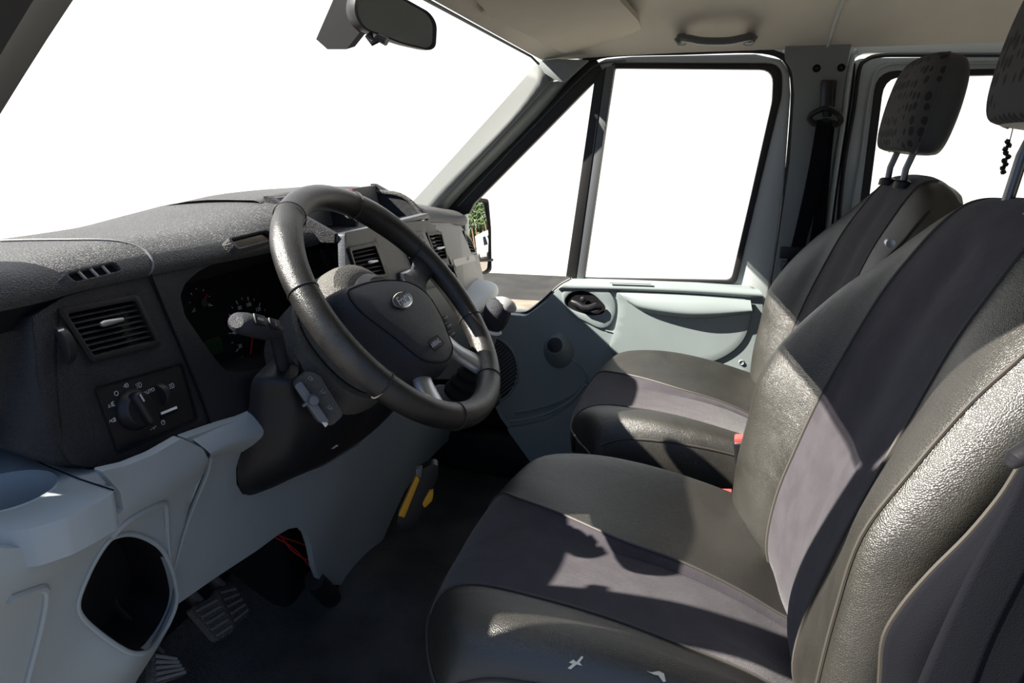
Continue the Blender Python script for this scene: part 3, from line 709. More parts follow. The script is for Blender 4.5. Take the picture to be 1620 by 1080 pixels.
# ---- instrument cluster fascia
clu = [(284, 468), (292, 448), (312, 430), (345, 413), (385, 402), (440, 393), (530, 380), (545, 420), (560, 500), (520, 560), (430, 590), (402, 570), (410, 575), (400, 586), (372, 590), (352, 585), (335, 562), (318, 535), (294, 502)]
clu = [(284, 468), (292, 448), (312, 430), (345, 413), (385, 402), (440, 393), (500, 384), (532, 392), (546, 440), (553, 520), (500, 560), (440, 572), (408, 585), (378, 590), (354, 585), (335, 562), (316, 535), (292, 500)]
out2 = [(234, 431), (300, 410), (360, 393), (450, 375), (545, 362), (560, 440), (570, 560), (600, 600), (560, 640), (480, 660), (400, 650), (368, 662), (334, 673), (318, 628), (290, 560), (262, 495)]
cU = roundpoly(FA.pts(clu), .004)
clf = MB().plate(FA, [roundpoly(FA.pts(out2), .003), cU], -.02, .001, .003, cell=.03).build('cluster_fascia', M['dark'], dash)
MB().tube([FA.at(*p, .0012) for p in [(236, 432), (262, 495), (290, 560), (318, 628), (335, 678)]], .0013, 6).build('fascia_seam', M['matte'], dash)
# hood shell and dials
FC_ = FA.off(-.06)
cl = MB()
r0 = [FA.w(u, v, -.015) for u, v in cU]; r1 = [FA.w(u*.97+.03*.87, v*.92+.002, -.075) for u, v in cU]
cl.grid([r0+[r0[0]], r1+[r1[0]]]); clo = cl.build('instrument_cluster', M['black'], dash)
MB().plate(FA, [[(u*.97+.03*.87, v*.92+.002) for u, v in cU]], -.085, -.072, 0).build('dial_face', M['matte'], clo)
FD = FA.off(-.071)
def dial(px, py, r, a0, a1, n, labels, ang, mname, rad=.76, sz=.0085):
    u, v = FD.uv(px, py); mb = MB()
    for k in range(n+1):
        a = math.radians(a0+(a1-a0)*k/n); l = .12 if k % 2 == 0 else .07
        mb.tube([FD.w(u+r*math.cos(a), v+r*math.sin(a)), FD.w(u+r*(1-l)*math.cos(a), v+r*(1-l)*math.sin(a))], .0005 if k % 2 else .0007, 5)
    o = mb.build('dial_scale', M['print'], clo)
    for s_, t in labels:
        a = math.radians(a0+(a1-a0)*t)
        text(FD, s_, u+r*rad*math.cos(a), v+r*rad*math.sin(a), sz, .0, M['print'], o)
    a = math.radians(ang)
    MB().tube([FD.w(u, v, .003), FD.w(u+r*.8*math.cos(a), v+r*.8*math.sin(a), .003)], [.0016, .0006], 6).build('needle', M['redlens'], o, label='red dial needle')
    MB().lathe(FD.w(u, v, 0), FD.N, [(.007, 0), (.006, .006), (0, .006)], 20).build('needle_hub', M['black'], o)
    return o
dial(398, 522, .052, 236, -56, 18, [(str(20*k), t) for k, t in zip(range(0, 10), [i/9 for i in range(10)])][1:8], 236, 'speed')
dial(318, 480, .022, 200, -20, 6, [('C', .0), ('H', 1.0)], 35, 'temp', sz=.006)
dial(520, 470, .050, 236, -56, 12, [(str(k), k/6) for k in range(7)], 236, 'rev')
MB().plate(FD, [rrect(.034, .022, .002, cx=FD.uv(338, 548)[0], cy=FD.uv(338, 548)[1])], 0, .001, 0).build('display_screen', M['green'], clo, label='dim green display')
sym([[(-1, -.6), (-.6, -.2), (-.2, .6)], [(0, -.6), (.2, 0), (.1, .8)], [(-.2, -.1), (.7, -.5)]], 331, 434, .007, clo, M['print'], FD, .001, 'printed_symbol')

# ---- centre stack: tray on top, vents, radio
FB = Fr((-.528, 1.2, .852), (0, 1, 0), (-.10, 0, .99))
stk = [(545, 368), (600, 357), (678, 348), (690, 360), (706, 400), (718, 440), (720, 470), (735, 520), (745, 560), (720, 600), (640, 600), (580, 560), (548, 500)]
v2 = [(549, 392), (592, 383), (612, 438), (566, 447)]; v3 = [(673, 368), (697, 366), (708, 412), (690, 417)]
rad = [(634, 374), (668, 366), (690, 410), (703, 452), (660, 462)]
MB().plate(FB, [roundpoly(FB.pts(stk), .006), roundpoly(FB.pts(v2), .004), roundpoly(FB.pts(v3), .004)], -.012, 0, .004, cell=.03).build('centre_fascia', M['fascia'], dash)
air_vent('centre_air_vent', FB, FB.pts(v2), 7, [(579, 416), (594, 413)], dash, label='centre air vent on the driver side')
air_vent('centre_air_vent', FB, FB.pts(v3), 7, [(688, 394), (700, 391)], dash, label='centre air vent on the passenger side')
ra = MB().plate(FB, [roundpoly(FB.pts([(630, 372), (668, 365), (680, 392), (704, 450), (668, 460), (648, 410)]), .004)], -.005, .004, .002).build('radio', M['fascia'], dash)
for k in range(4):
    for j in range(2):
        px, py = 650+9*j+k*7.5, 378+k*17-j*2
        MB().box(FB.at(px, py, .006), FB.U*.014, FB.V*.008, FB.N*.004, .0015).build('radio_button', M['black'] if (k+j) % 2 else M['dark'], ra)
MB().plate(FB, [roundpoly(FB.pts([(645, 374), (664, 370), (668, 377), (649, 382)]), .001)], .004, .005, 0).build('radio_display', M['gloss'], ra)
for (px, py, s_) in ((706, 438, .013), (712, 425, .009)):
    MB().lathe(FB.at(px, py, 0), FB.N, [(s_, 0), (s_, .008), (s_*.8, .012), (0, .012)], 20).build('rocker_switch', M['black'], dash)
hz = MB().box(FB.at(640, 440, .004), FB.U*.05, FB.V*.03, FB.N*.008, .003).build('switch_bank', M['alu'], dash)
for k in range(3): MB().box(FB.at(700+k*6, 505+k*13, .004), FB.U*.03, FB.V*.012, FB.N*.008, .003).build('heater_button', M['black'], dash)
# tray
FT = Fr((-.600, 1.18, .86), (0, 1, 0), (-.22, 0, .97))
# lip, floor, back, cheeks
lipL, lipR = B(541, 362, 'Y', .985), B(679, 347, 'Y', 1.375)
yl0, yl1 = .985, 1.372
mb = MB().box((-.545, (yl0+yl1)/2, .857), (.020, 0, 0), (0, yl1-yl0, 0), (0, 0, .012), .004, 3)
tr0 = mb; mb = MB().box((-.60, (yl0+yl1)/2, .853), (.11, 0, 0), (0, yl1-yl0, 0), (0, 0, .006), .001, 1)
tr = mb.build('storage_tray', M['dark'], dash); tr0.build('tray_lip', M['greyp'], tr)
MB().box((-.652, (yl0+yl1)/2, .888), (.006, 0, .0), (0, yl1-yl0, 0), (-.008, 0, .062), .001, 1).build('tray_back', M['greyp'], tr)
for y, x2 in ((yl1, -.545), (yl0, -.545), (1.165, -.60)):
    vs = []; zt_ = .922 if y != 1.165 else .908
    for dy in (-.005, .005): vs += [(-.66, y+dy, .852), (x2, y+dy, .852), (x2+.002, y+dy, .866), (-.655, y+dy, zt_), (-.665, y+dy, zt_)]
    MB().add(vs, [(0, 1, 2, 3, 4), (9, 8, 7, 6, 5)]+[(i, (i+1) % 5, 5+(i+1) % 5, 5+i) for i in range(5)]).build('tray_cheek', M['dark'], tr)

# ---- passenger part: glovebox lid and end vent
FG = Fr((-.552, 1.41, .84), (-.145, .99, 0), (-.10, 0, .99))
MB().plate(FG, [roundpoly(FG.pts([(676, 352), (727, 354), (738, 370), (757, 405), (768, 452), (745, 475), (716, 488), (700, 440)]), .006), roundpoly(FG.pts([(731, 363), (745, 378), (754, 402), (743, 405), (736, 390)]), .003)], -.05, 0, .004, cell=.03).build('passenger_fascia', M['greyp'], dash)
gl = MB().plate(FG, [roundpoly(FG.pts([(684, 356), (725, 359), (742, 398), (757, 448), (733, 473), (717, 430)]), .006)], 0, .005, .003).build('glovebox_lid', M['greyp'], dash)
MB().plate(FG, [roundpoly(FG.pts([(713, 411), (746, 403), (750, 412), (717, 422)]), .002)], .005, .0058, 0).build('lid_band', M['spoke'], gl)
MB().tube([FG.w(a_, b_, .0062) for a_, b_ in rrect(.022, .009, .003, 4, *FG.uv(737, 409))], .0006, 6, True).build('band_mark', M['print'], gl)
lt = MB().lathe(FG.at(714, 438, .0), FG.N, [(.010, 0), (.010, .006), (.007, .009), (0, .009)], 16).build('lid_latch', M['black'], gl)
air_vent('passenger_air_vent', FG, FG.pts([(732, 364), (744, 377), (753, 401), (743, 404), (736, 388)][0:4]), 5, None, dash, label='air vent at the passenger end')
# pale shelf lip under the glovebox
P = [(722, 514, -.55), (726, 509, -.53), (733, 502, -.525), (750, 487, -.53), (770, 468, -.54), (779, 458, -.56)]
cen = [B(a, b, 'X', c) for a, b, c in P]
rows = []
for p in cr1([tuple(c) for c in cen], 5):
    p = Vector(p); rows.append([p+Vector((-.09, 0, .045)), p+Vector((-.03, 0, .030)), p+Vector((.006, 0, .020)), p+Vector((.018, 0, .004)), p+Vector((.014, 0, -.018)), p+Vector((-.02, 0, -.035)), p+Vector((-.09, 0, -.05))])
sh = MB().grid([cr1(r, 3) for r in rows]).build('lower_shelf', M['blue'], dash); solid(sh, .004)

# ---- pale knee panel + centre console face (one moulding)
FK = Fr((-.552, 0, .66), (0, 1, 0), (.235, 0, .97))
FKn = FK.N
kn_out = [(289, 692), (330, 676), (365, 663), (393, 653), (390, 675), (381, 701), (373, 740), (374, 765), (383, 781), (397, 783), (420, 774), (448, 757), (500, 735), (560, 703), (600, 668), (612, 640), (700, 610), (752, 610), (748, 650), (726, 682), (700, 705), (668, 738), (640, 778), (618, 825), (600, 868), (586, 896), (565, 914), (540, 925), (518, 924), (503, 917), (492, 896), (483, 862), (476, 841), (466, 830), (450, 834), (434, 845), (407, 868), (340, 914), (279, 957), (262, 966), (271, 899), (285, 850), (301, 803), (312, 765), (316, 746), (317, 725), (312, 712)]
L = FK.pts(kn_out)
def kdisp(u, v):
    t = max(0, 1-abs(v-.0)/.05)
    return .010*math.exp(-((v+.02)/.035)**2)-.012*math.exp(-((u-.60)/.03)**2)*math.exp(-((v+.22)/.1)**2)*0+.015*math.exp(-((u-1.0)/.15)**2)*math.exp(-((v+.3)/.2)**2)
kp_ = MB().plate(FK, [roundpoly(L, .004)], -.012, .0, .006, cell=.035, disp=kdisp, seg=3).build('knee_panel', M['blue'], dash)
def kpt(px, py, n=0):
    u, v = FK.uv(px, py); return FK.w(u, v, n+kdisp(u, v))
# raised shoulder of the knee panel at the top
rows = []
for (a, b, c) in (((289, 692), (300, 703), (313, 722)), ((330, 675), (340, 686), (345, 712)), ((365, 662), (370, 676), (366, 712)), ((395, 650), (388, 672), (378, 712))):
    rows.append([FA.at(*a, -.006), FA.at(*a, .008), kpt(*b, .018), kpt(b[0]*.5+c[0]*.5, b[1]*.5+c[1]*.5, .013), kpt(*c, .002)])
MB().grid(surf(rows, 4, 4)).build('panel_shoulder', M['blue'], dash)
# ridge beside the seam
P = [kpt(318, 715, .004), kpt(318, 746, .003), kpt(302, 803, .002), kpt(286, 850, .002), kpt(273, 899, .002)]
MB().tube([Vector(p) for p in cr1(P, 4)], .0035, 8).build('seam_edge', M['blue'], dash)
# ---- door-side end piece with cup holder and storage bin
FE = Fr((-.538, 0, .66), (0, 1, 0), (.235, 0, .97))
binh = [(165, 852), (180, 845), (204, 843), (230, 851), (250, 866), (261, 889), (270, 918), (275, 942), (269, 968), (248, 998), (216, 1014), (183, 1019), (165, 1014), (143, 995), (124, 972), (121, 950), (133, 917), (150, 880)]
eo = [(-60, 866), (0, 866), (61, 856), (122, 829), (179, 803), (181, 774), (160, 745), (200, 735), (240, 718), (285, 692), (310, 705), (316, 722), (315, 746), (299, 803), (284, 850), (270, 895), (279, 925), (280, 955), (268, 985), (245, 1020), (215, 1065), (195, 1110), (-60, 1110)]
bc = FE.uv(200, 960)
def edisp(u, v):
    d2 = ((u-bc[0])/.055)**2+((v-bc[1]+.03)/.07)**2
    return .030*math.exp(-d2)*1.0+.012*math.exp(-((v+.01)/.03)**2)*(1 if v < .05 else 0)
hole = [tuple(p) for p in cr1(FE.pts(binh), 3, True)]
ep = MB().plate(FE, [roundpoly(FE.pts(eo), .004), hole], -.010, 0, .003, cell=.02, disp=edisp).build('end_panel', M['blue'], dash)
def ept(px, py, n=0):
    u, v = FE.uv(px, py); return FE.w(u, v, n+edisp(u, v))
rim = [FE.w(p[0], p[1], edisp(*p)+.0005) for p in hole]
MB().tube(rim, .0028, 8, True).build('bin_rim', M['blue'], dash)
# bin interior
r0 = [FE.w(p[0], p[1], edisp(*p)-.002) for p in hole]
cx = sum((p for p in r0), Vector())/len(r0)
r1 = [cx+(p-cx)*.9+Vector((-.07, .012, .0)) for p in r0]
bi = MB().grid([r0+[r0[0]], r1+[r1[0]]]).cap(r1).build('storage_bin', M['black'], dash, label='dark storage bin')
q = [(232, 860), (262, 895), (272, 940), (262, 975), (225, 1012), (213, 1012)]
# pale side wall visible inside the bin
A_ = [ept(259, 885, -.003), ept(272, 925, -.003), ept(271, 955, -.003), ept(250, 990, -.003), ept(222, 1010, -.003)]
B_ = [FE.off(-.04).at(*p_) for p_ in ((260, 890), (250, 925), (240, 962), (228, 1000), (222, 1014))]
MB().grid([cr1(A_, 4), cr1(B_, 4)]).build('bin_side', M['blue'], dash)
# recessed scoop above the bin
MB().tube([Vector(p) for p in cr1([ept(170, 846, .0), ept(185, 822, .001), ept(215, 804, .001), ept(245, 794, .001), ept(258, 800, .001), ept(262, 850, 0), ept(262, 885, 0)], 5)], .003, 8).build('scoop_edge', M['blue'], dash)
# lower left sunken field outline
sf = [(-60, 950), (0, 941), (40, 931), (62, 928), (71, 942), (64, 990), (41, 1080), (36, 1110), (-60, 1110)]
MB().tube([Vector(p) for p in cr1([ept(*p, .0005) for p in sf[1:8]], 4)], .004, 8).build('field_edge', M['blue'], dash)
# cup holder block
ZC = .690
top = [B(x, y, 'Z', ZC) for x, y in [(-60, 700), (0, 699), (73, 736), (125, 757), (181, 776), (180, 779), (140, 800), (102, 820), (50, 836), (0, 842), (-60, 842)]]
FZ = Fr((0, 0, ZC), (0, 1, 0), (-1, 0, 0))     # horizontal plane, normal up
tu = FZ.pts([(-60, 695), (0, 699), (73, 736), (125, 757), (180, 775), (178, 781), (140, 802), (102, 820), (50, 836), (0, 842), (-60, 842)])
cc = FZ.uv(5, 777); cr_ = .043
cup = MB().plate(FZ, [roundpoly(tu, .004), ell(cr_, cr_*.98, 40, *cc)], -.036, 0, .003).build('cup_holder', M['blue'], dash)
MB().lathe(FZ.w(*cc, .0008), (0, 0, -1), [(cr_+.003, .001), (cr_, 0), (cr_-.003, .004), (cr_-.006, .03), (cr_-.010, .055), (0, .055)], 40, caps=False).build('cup_well', M['blue'], cup)
# surface from cup holder back to the fascia
G = [[B(-40, 692, 'Z', ZC+.004), B(40, 712, 'Z', ZC+.002), B(110, 736, 'Z', ZC-.002), B(160, 741, 'Z', ZC-.006), B(220, 720, 'Z', ZC-.012), B(286, 691, 'Z', ZC-.02)],
     [B(-40, 698, 'Z', ZC+.0005), B(30, 715, 'Z', ZC+.0005), B(95, 745, 'Z', ZC-.001), B(160, 765, 'Z', ZC-.008), B(230, 745, 'Z', ZC-.018), B(300, 706, 'Z', ZC-.028)],
     [B(-40, 698, 'Z', ZC-.02), B(30, 716, 'Z', ZC-.02), B(96, 748, 'Z', ZC-.02), B(181, 778, 'Z', ZC-.02), B(245, 765, 'Z', ZC-.036), B(315, 728, 'Z', ZC-.045)]]
MB().grid(surf(G, 4, 5)).build('end_ledge', M['blue'], dash)
MB().tube([B(0, 700, 'Z', ZC+.0008), B(73, 736, 'Z', ZC+.0008), B(125, 757, 'Z', ZC+.0008), B(180, 775, 'Z', ZC+.0008)], .0007, 6).build('ledge_seam', M['matte'], dash)
# black structure behind the panels
MB().box((-.80, 1.15, .56), (.16, 0, 0), (0, 1.46, 0), (0, 0, .42)).build('dash_carrier', M['matte'], dash)
mb = MB()
mb.box((-.88, 1.18, .28), (.22, 0, 0), (0, .20, 0), (0, 0, .5), .03, 3)
mb.build('console_core', M['matte'], dash)
# black console foot at the floor
ft = [B(508, 922, 'X', -.655), B(540, 930, 'X', -.65), B(590, 900, 'X', -.66)]
mb = MB()
mb.tube([FK.at(500, 918, -.004), FK.at(520, 940, -.004), FK.at(542, 965, .0), FK.at(565, 940, -.004), FK.at(592, 905, -.006), FK.at(625, 850, -.01), FK.at(660, 790, -.02)], [.02, .022, .02, .02, .018, .016, .014], 10)
mb.build('console_foot', M['black'], dash)
MB().plate(FK, [FK.pts([(505, 915), (540, 972), (590, 900), (560, 905), (540, 920)])], -.02, -.004, .003).build('foot_bracket', M['black'], dash)

# ---- black column surround (bowl)
wc = Vector((-.391, .871, .787)); ang = math.radians(39.9)
WN = Vector((math.cos(ang), 0, math.sin(ang))); WU = Vector((0, 1, 0)); WV = Vector((-math.sin(ang), 0, math.cos(ang)))
FWh = Fr(wc, WU, WV)
ring_px = [(396, 604), (392, 640), (381, 690), (373, 745), (380, 776), (402, 781), (448, 758), (500, 736), (560, 702), (602, 666), (640, 620), (640, 560), (580, 520), (500, 530), (440, 560), (410, 585)]
r_out = [FK.at(*p, .002) for p in ring_px]
ctr = wc-WN*.115
n = len(r_out)
def ringat(s_, rx, ry, k0=0):
    c = wc-WN*s_; out = []
    for i in range(n):
        p = r_out[i]-c; q = p-WN*p.dot(WN); q.normalize(); out.append(c+WU*q.dot(WU)*rx+WV*q.dot(WV)*ry)
    return out
r_in = ringat(.125, .092, .080)
mid = [a.lerp(b, .45)+Vector((.028, 0, -.012)) for a, b in zip(r_out, r_in)]
mid2 = [a.lerp(b, .12)+Vector((.016, 0, -.002)) for a, b in zip(r_out, r_in)]
Gc = [cr1([tuple(p) for p in R], 3, True) for R in (r_out, mid2, mid, r_in)]
Gc = [list(c) for c in zip(*[cr1([Gc[k][j] for k in range(4)], 5) for j in range(len(Gc[0]))])]
MB().grid(Gc, 0, False, True).build('column_surround', M['black'], dash)
# ================================================================== STEERING COLUMN
col_ = thing('steering_column', 'black textured steering column shroud behind the wheel', 'steering column', tuple(wc-WN*.12))
def oval(s_, rx, ry, n=36, dv=0, p=2.6):
    out = []
    for k in range(n):
        a = k*2*math.pi/n; c, s2 = math.cos(a), math.sin(a)
        out.append(wc-WN*s_+WU*(rx*math.copysign(abs(c)**(2/p), c))+WV*(ry*math.copysign(abs(s2)**(2/p), s2)+dv))
    return out
Rg = [oval(.024, .055, .060, p=2.2), oval(.025, .070, .078, p=2.2), oval(.031, .080, .090, p=2.2), oval(.045, .086, .096, p=2.2), oval(.075, .088, .097, dv=.004, p=2.2), oval(.100, .084, .092, dv=.004, p=2.2), oval(.102, .080, .088, dv=.004, p=2.2), oval(.105, .080, .088, dv=.004, p=2.2), oval(.107, .092, .094, dv=.004, p=2.2), oval(.14, .096, .094, dv=.002, p=2.2), oval(.18, .090, .085, dv=.002, p=2.2)]
MB().grid(Rg, 0, False, True).cap(Rg[0]).build('column_shroud', M['shroud'], col_)
sl = oval(.1035, .081, .089, dv=.004, p=2.2)
MB().tube(sl, .001, 6, True).build('shroud_seam', M['matte'], col_)
# indicator stalk (left)
p0 = B(474, 572, 'Y', .800); p1 = B(452, 585, 'Y', .772); p2 = B(441, 548, 'Y', .742); p3 = B(436, 526, 'Y', .722); p4 = B(405, 514, 'Y', .688); p5 = B(374, 510, 'Y', .655)
st = MB().tube([Vector(p) for p in cr1([tuple(p) for p in (p0, p1, p2, p3)], 5)], .0105, 14, flat=(1, .8)).build('indicator_stalk', M['hub'], col_, label='left stalk with trip computer buttons')
hdv = (p5-p3); hu = hdv.normalized()
hd = MB()
ups = Vector((.1, 0, 1)); 
prof = [(0, .010), (.06, .0135), (.18, .0155), (.5, .0165), (.8, .0165), (.93, .0145), (1.0, .009)]
hd.tube([p3.lerp(p5, t)+Vector((0, 0, .001)) for t, r in prof], [r for t, r in prof], 18, flat=(.82, 1.12), up=ups)
hdo = hd.build('stalk_head', M['hub'], st)
hn = (ups-hu*ups.dot(hu)).normalized(); hs = hu.cross(hn)
fside = (Vector((1, -.9, .9))).normalized(); fside = (fside-hu*fside.dot(hu)).normalized()
FH = Fr(p3.lerp(p5, .5), -hu, fside.cross(-hu)*1)
if FH.N.dot(fside) < 0: FH = Fr(p3.lerp(p5, .5), hu, hu.cross(fside)*-1)
for t, tx in ((-.018, 'INFO'), (.010, 'SET/RESET')):
    sgn = 1 if FH.U.dot(-hu) > 0 else -1
    MB().box(FH.w(t, 0, .0182), FH.U*.020, FH.V*.013, FH.N*.0028, .001).build('stalk_button', M['black'], hdo)
    if t < 0: text(FH, 'RESET', t, .0, .0045, .0199, M['print'], hdo)
    else: MB().tube([FH.w(t+a_, b_, .0199) for a_, b_ in ((0, .003), (0, -.003), (-.002, -.001), (0, -.003), (.002, -.001))], .0003, 5).build('printed_symbol', M['print'], hdo)
MB().tube([p1, B(462, 575, 'Y', .79)], .014, 14).build('stalk_collar', M['rubber'], st)
# right stalk (behind the wheel)
MB().tube([wc-WN*.085+WU*.06, wc-WN*.08+WU*.11+WV*.01, wc-WN*.075+WU*.15+WV*.015], [.006, .007, .010], 12, flat=(.7, 1)).build('wiper_stalk', M['greyp'], col_)
# audio remote below the left stalk
fr_o = B(503, 630, 'Y', .752)
FQ = Fr(fr_o, (.62, .30, -.72), (.35, .45, .62))
if FQ.N.dot(CAM-fr_o) < 0: FQ = Fr(fr_o, FQ.U, -FQ.V)
rp = roundpoly(FQ.pts([(463, 607), (486, 588), (505, 592), (544, 656), (525, 674), (502, 668)]), .006)
au_ = MB().plate(FQ, [rp], -.022, .0, .004, seg=3).build('audio_remote', M['shroud'], col_, label='audio remote pod with worn grey face')
MB().plate(FQ, [roundpoly(FQ.pts([(464, 609), (475, 601), (520, 666), (504, 666)]), .004)], 0, .010, .004).build('seek_rocker', M['spoke'], au_)
mb = MB().lathe(FQ.at(494, 631, 0), FQ.N, [(.0075, 0), (.0065, .010), (.0075, .015), (.006, .019), (0, .020)], 20); mb.build('seek_knob', M['spoke'], au_)
MB().box(FQ.at(484, 636, .008), FQ.U*.004, FQ.at(478, 642)-FQ.at(492, 631), FQ.N*.010, .002).build('knob_lever', M['spoke'], au_)
for px, py in ((492, 599), (512, 620), (523, 645)): sym([[(-.8, -.5), (-.8, .5), (0, .5), (0, -.5), (-.8, -.5)], [(.3, -.4), (.6, 0), (.3, .4)]], px, py, .0042, au_, M['print'], FQ, .0006)
MB().box(FQ.at(510, 664, .004), FQ.at(517, 672)-FQ.at(504, 655), FQ.V*.006, FQ.N*.002, .0008).build('worn_edge', M['white'], au_, label='bright worn edge')
# printed padlock-like symbol on the surround
if 0: sym([[(-.9, -.3), (-.3, .1), (.2, .4)], [(-.3, -.4), (.5, .1)], ('c', .4, .1, .35)], 530, 706, .008, col_, M['print'], Fr(B(530, 706, 'X', -.53), (0, 1, 0), (.5, 0, .8)), .001, 'printed_symbol')

# ================================================================== STEERING WHEEL
wh = thing('steering_wheel', 'worn black leather steering wheel with four spokes and blue oval badge', 'steering wheel', tuple(wc))
def wp_(a, r, n=0): return wc+WU*(r*math.cos(a))+WV*(r*math.sin(a))+WN*n
RC = .186
P = []; R_ = []
NW = 144
for k in range(NW):
    a = 2*math.pi*k/NW; P.append(wp_(a, RC)); d_ = math.degrees(a) % 360
    g = sum(math.exp(-(((d_-c+180) % 360-180)/16)**2) for c in (45, 135))
    R_.append(.0185+.0018*g)
MB().tube(P, R_, 22, True, up=WN, flat=(1.0, .98)).build('rim', M['steerleather'], wh)
for c in (20, 62, 118, 160, 205, 245, 295, 335):
    a = math.radians(c); rr = .0188+.0018*(1 if c in (62, 118) else 0)
    cen = wp_(a, RC); er = (cen-wc).normalized()
    P = [cen+er*(rr*math.cos(q))+WN*(rr*math.sin(q)) for q in [k*2*math.pi/24 for k in range(24)]]
    MB().tube(P, .0009, 6, True).build('rim_seam', M['rubber'] if c in (20, 160, 245, 295) else M['thread'], wh)
# perforated leather sleeves at the upper right inside
# hub (airbag)
hub_px = [(533, 463), (548, 452), (580, 443), (618, 441), (650, 448), (678, 470), (700, 508), (712, 540), (718, 560), (712, 577), (700, 584), (678, 584), (655, 574), (620, 545), (580, 515), (552, 492)]
FHb = FWh.off(.012)
hu_ = [Vector(p) for p in FHb.pts(hub_px)]
hc = sum(hu_, Vector((0, 0)))/len(hu_)
hl_ = [Vector(p) for p in cr1([tuple(p) for p in hu_], 5, True)]
rings = []
for s_, nn in ((1.0, -.045), (1.02, -.030), (1.03, -.012), (1.0, 0.0), (.96, .008), (.86, .014), (.65, .019), (.4, .021), (.15, .022)):
    rings.append([FHb.w(hc.x+(p.x-hc.x)*s_, hc.y+(p.y-hc.y)*s_, nn-.006) for p in hl_])
hubo = MB().grid(rings, 0, False, True).cap(rings[-1]).cap(rings[0]).build('airbag_cover', M['hub'], wh)
# back boss
MB().lathe(wc-WN*.055, WN, [(.05, 0), (.060, .02), (.062, .04), (.05, .05)], 30).build('hub_back', M['black'], wh)
# spokes
def spoke(name, P, wds, th, m, parent, lay=0.0):
    rows = []
    Pc = cr1([tuple(p) for p in P], 6); W = cr1([(x,) for x in wds], 6)
    for i, p in enumerate(Pc):
        p = Vector(p); t = Vector(Pc[min(i+1, len(Pc)-1)])-Vector(Pc[max(i-1, 0)]); t.normalize(); b = WN.cross(t).normalized(); w2 = W[i][0]/2
        prof = [(-1, -.3), (-.92, .5), (-.6, .95), (0, 1.1), (.6, .95), (.92, .5), (1, -.3), (.7, -1), (0, -1.1), (-.7, -1)]
        rows.append([p+b*(w2*q)+WN*(th*h/2) for q, h in prof])
    return MB().grid(rows, 0, False, True).cap(rows[0]).cap(rows[-1]).build(name, m, parent, angle=50)
def W2(px, py, n=0): return FWh.at(px, py, n)
spoke('spoke', [wp_(math.radians(8), .09, -.004), wp_(math.radians(10), .13, -.008), wp_(math.radians(12), .172, -.004)], [.050, .034, .044], .012, M['hub'], wh)
spoke('spoke', [wp_(math.radians(172), .09, -.004), wp_(math.radians(170), .13, -.008), wp_(math.radians(168), .172, -.004)], [.050, .034, .044], .012, M['hub'], wh)
spoke('spoke', [wp_(math.radians(-57), .08, -.004), wp_(math.radians(-57), .125, -.010), wp_(math.radians(-57), .172, -.006)], [.042, .034, .042], .016, M['alu'], wh)
spoke('spoke', [wp_(math.radians(237), .08, -.004), wp_(math.radians(237), .125, -.010), wp_(math.radians(237), .172, -.006)], [.042, .034, .042], .016, M['alu'], wh)
# badge
FBd = FWh.off(.0285)
bu = FBd.uv(636, 475); eu_ = abs(FBd.uv(661, 482)[0]-FBd.uv(611, 468)[0])/2; ev_ = eu_*.43
bd = MB().plate(FBd, [ell(eu_, ev_, 40, *bu)], -.004, .0012, .0008).build('badge', M['badge'], hubo, label='dark blue oval badge')
MB().tube([FBd.w(u, v, .0012) for u, v in ell(eu_*.93, ev_*.88, 40, *bu)], .0005, 6, True).build('badge_ring', M['chrome'], bd)
text(FBd, 'Ford', bu[0], bu[1]-.0003, ev_*1.45, .0014, M['print'], bd, 'badge_lettering', ext=.0006, shear=.25, sx=1.05)
ab = FWh.off(.0265).uv(689, 543); FAb = FWh.off(.0275)
MB().tube([FAb.w(u, v) for u, v in rrect(.036, .015, .002, 4, *ab)], .0006, 6, True).build('airbag_frame', M['matte'], hubo)
text(FAb, 'AIRBAG', ab[0], ab[1], .0092, -.0002, M['print'], hubo, 'airbag_lettering')
MB().tube([hubo_p for hubo_p in [FHb.w(hc.x+(p.x-hc.x)*.905, hc.y+(p.y-hc.y)*.905, .0065) for p in hl_[::2]]], .0008, 6, True).build('cover_groove', M['matte'], hubo)

# ================================================================== GEAR LEVER
gp = B(786, 497, 'Y', 1.22)
gear = thing('gear_lever', 'dash-mounted gear lever with black and silver ball knob', 'gear lever', tuple(gp+Vector((-.05, 0, -.12))))
ga = Vector((.25, 0, 1)).normalized()
fk = (CAM-gp).normalized()
MB().lathe(gp-ga*.032, ga, [(.012, 0), (.020, .008), (.0245, .022), (.0265, .036), (.0255, .048), (.020, .058), (.010, .063), (0, .064)], 30).build('knob', M['hub'], gear)
MB().lathe(gp-ga*.032+Vector((.004, .002, .0015)), (.35, .1, 1), [(.0235, .044), (.0256, .047), (.0245, .053), (.0195, .0592), (.011, .0632), (0, .0642)], 30).build('knob_cap', M['knobcap'], gear, label='satin silver knob cap')
MB().lathe(gp-ga*.038, ga, [(.016, 0), (.018, .003), (.016, .007)], 24).build('knob_collar', M['white'], gear, label='pale ring under the knob')
MB().tube([gp-ga*.036, gp-ga*.075+Vector((-.003, 0, 0)), gp-ga*.12+Vector((-.015, 0, 0))], [.011, .013, .014], 14).build('shaft', M['spoke'], gear)
rr = []
for k in range(9):
    t = k/8; rr.append((.022+.035*t+(.005 if k % 2 else 0), -t*.075))
MB().lathe(gp-ga*.10+Vector((-.01, 0, 0)), ga, rr, 30).build('gaiter', M['matte'], gear)

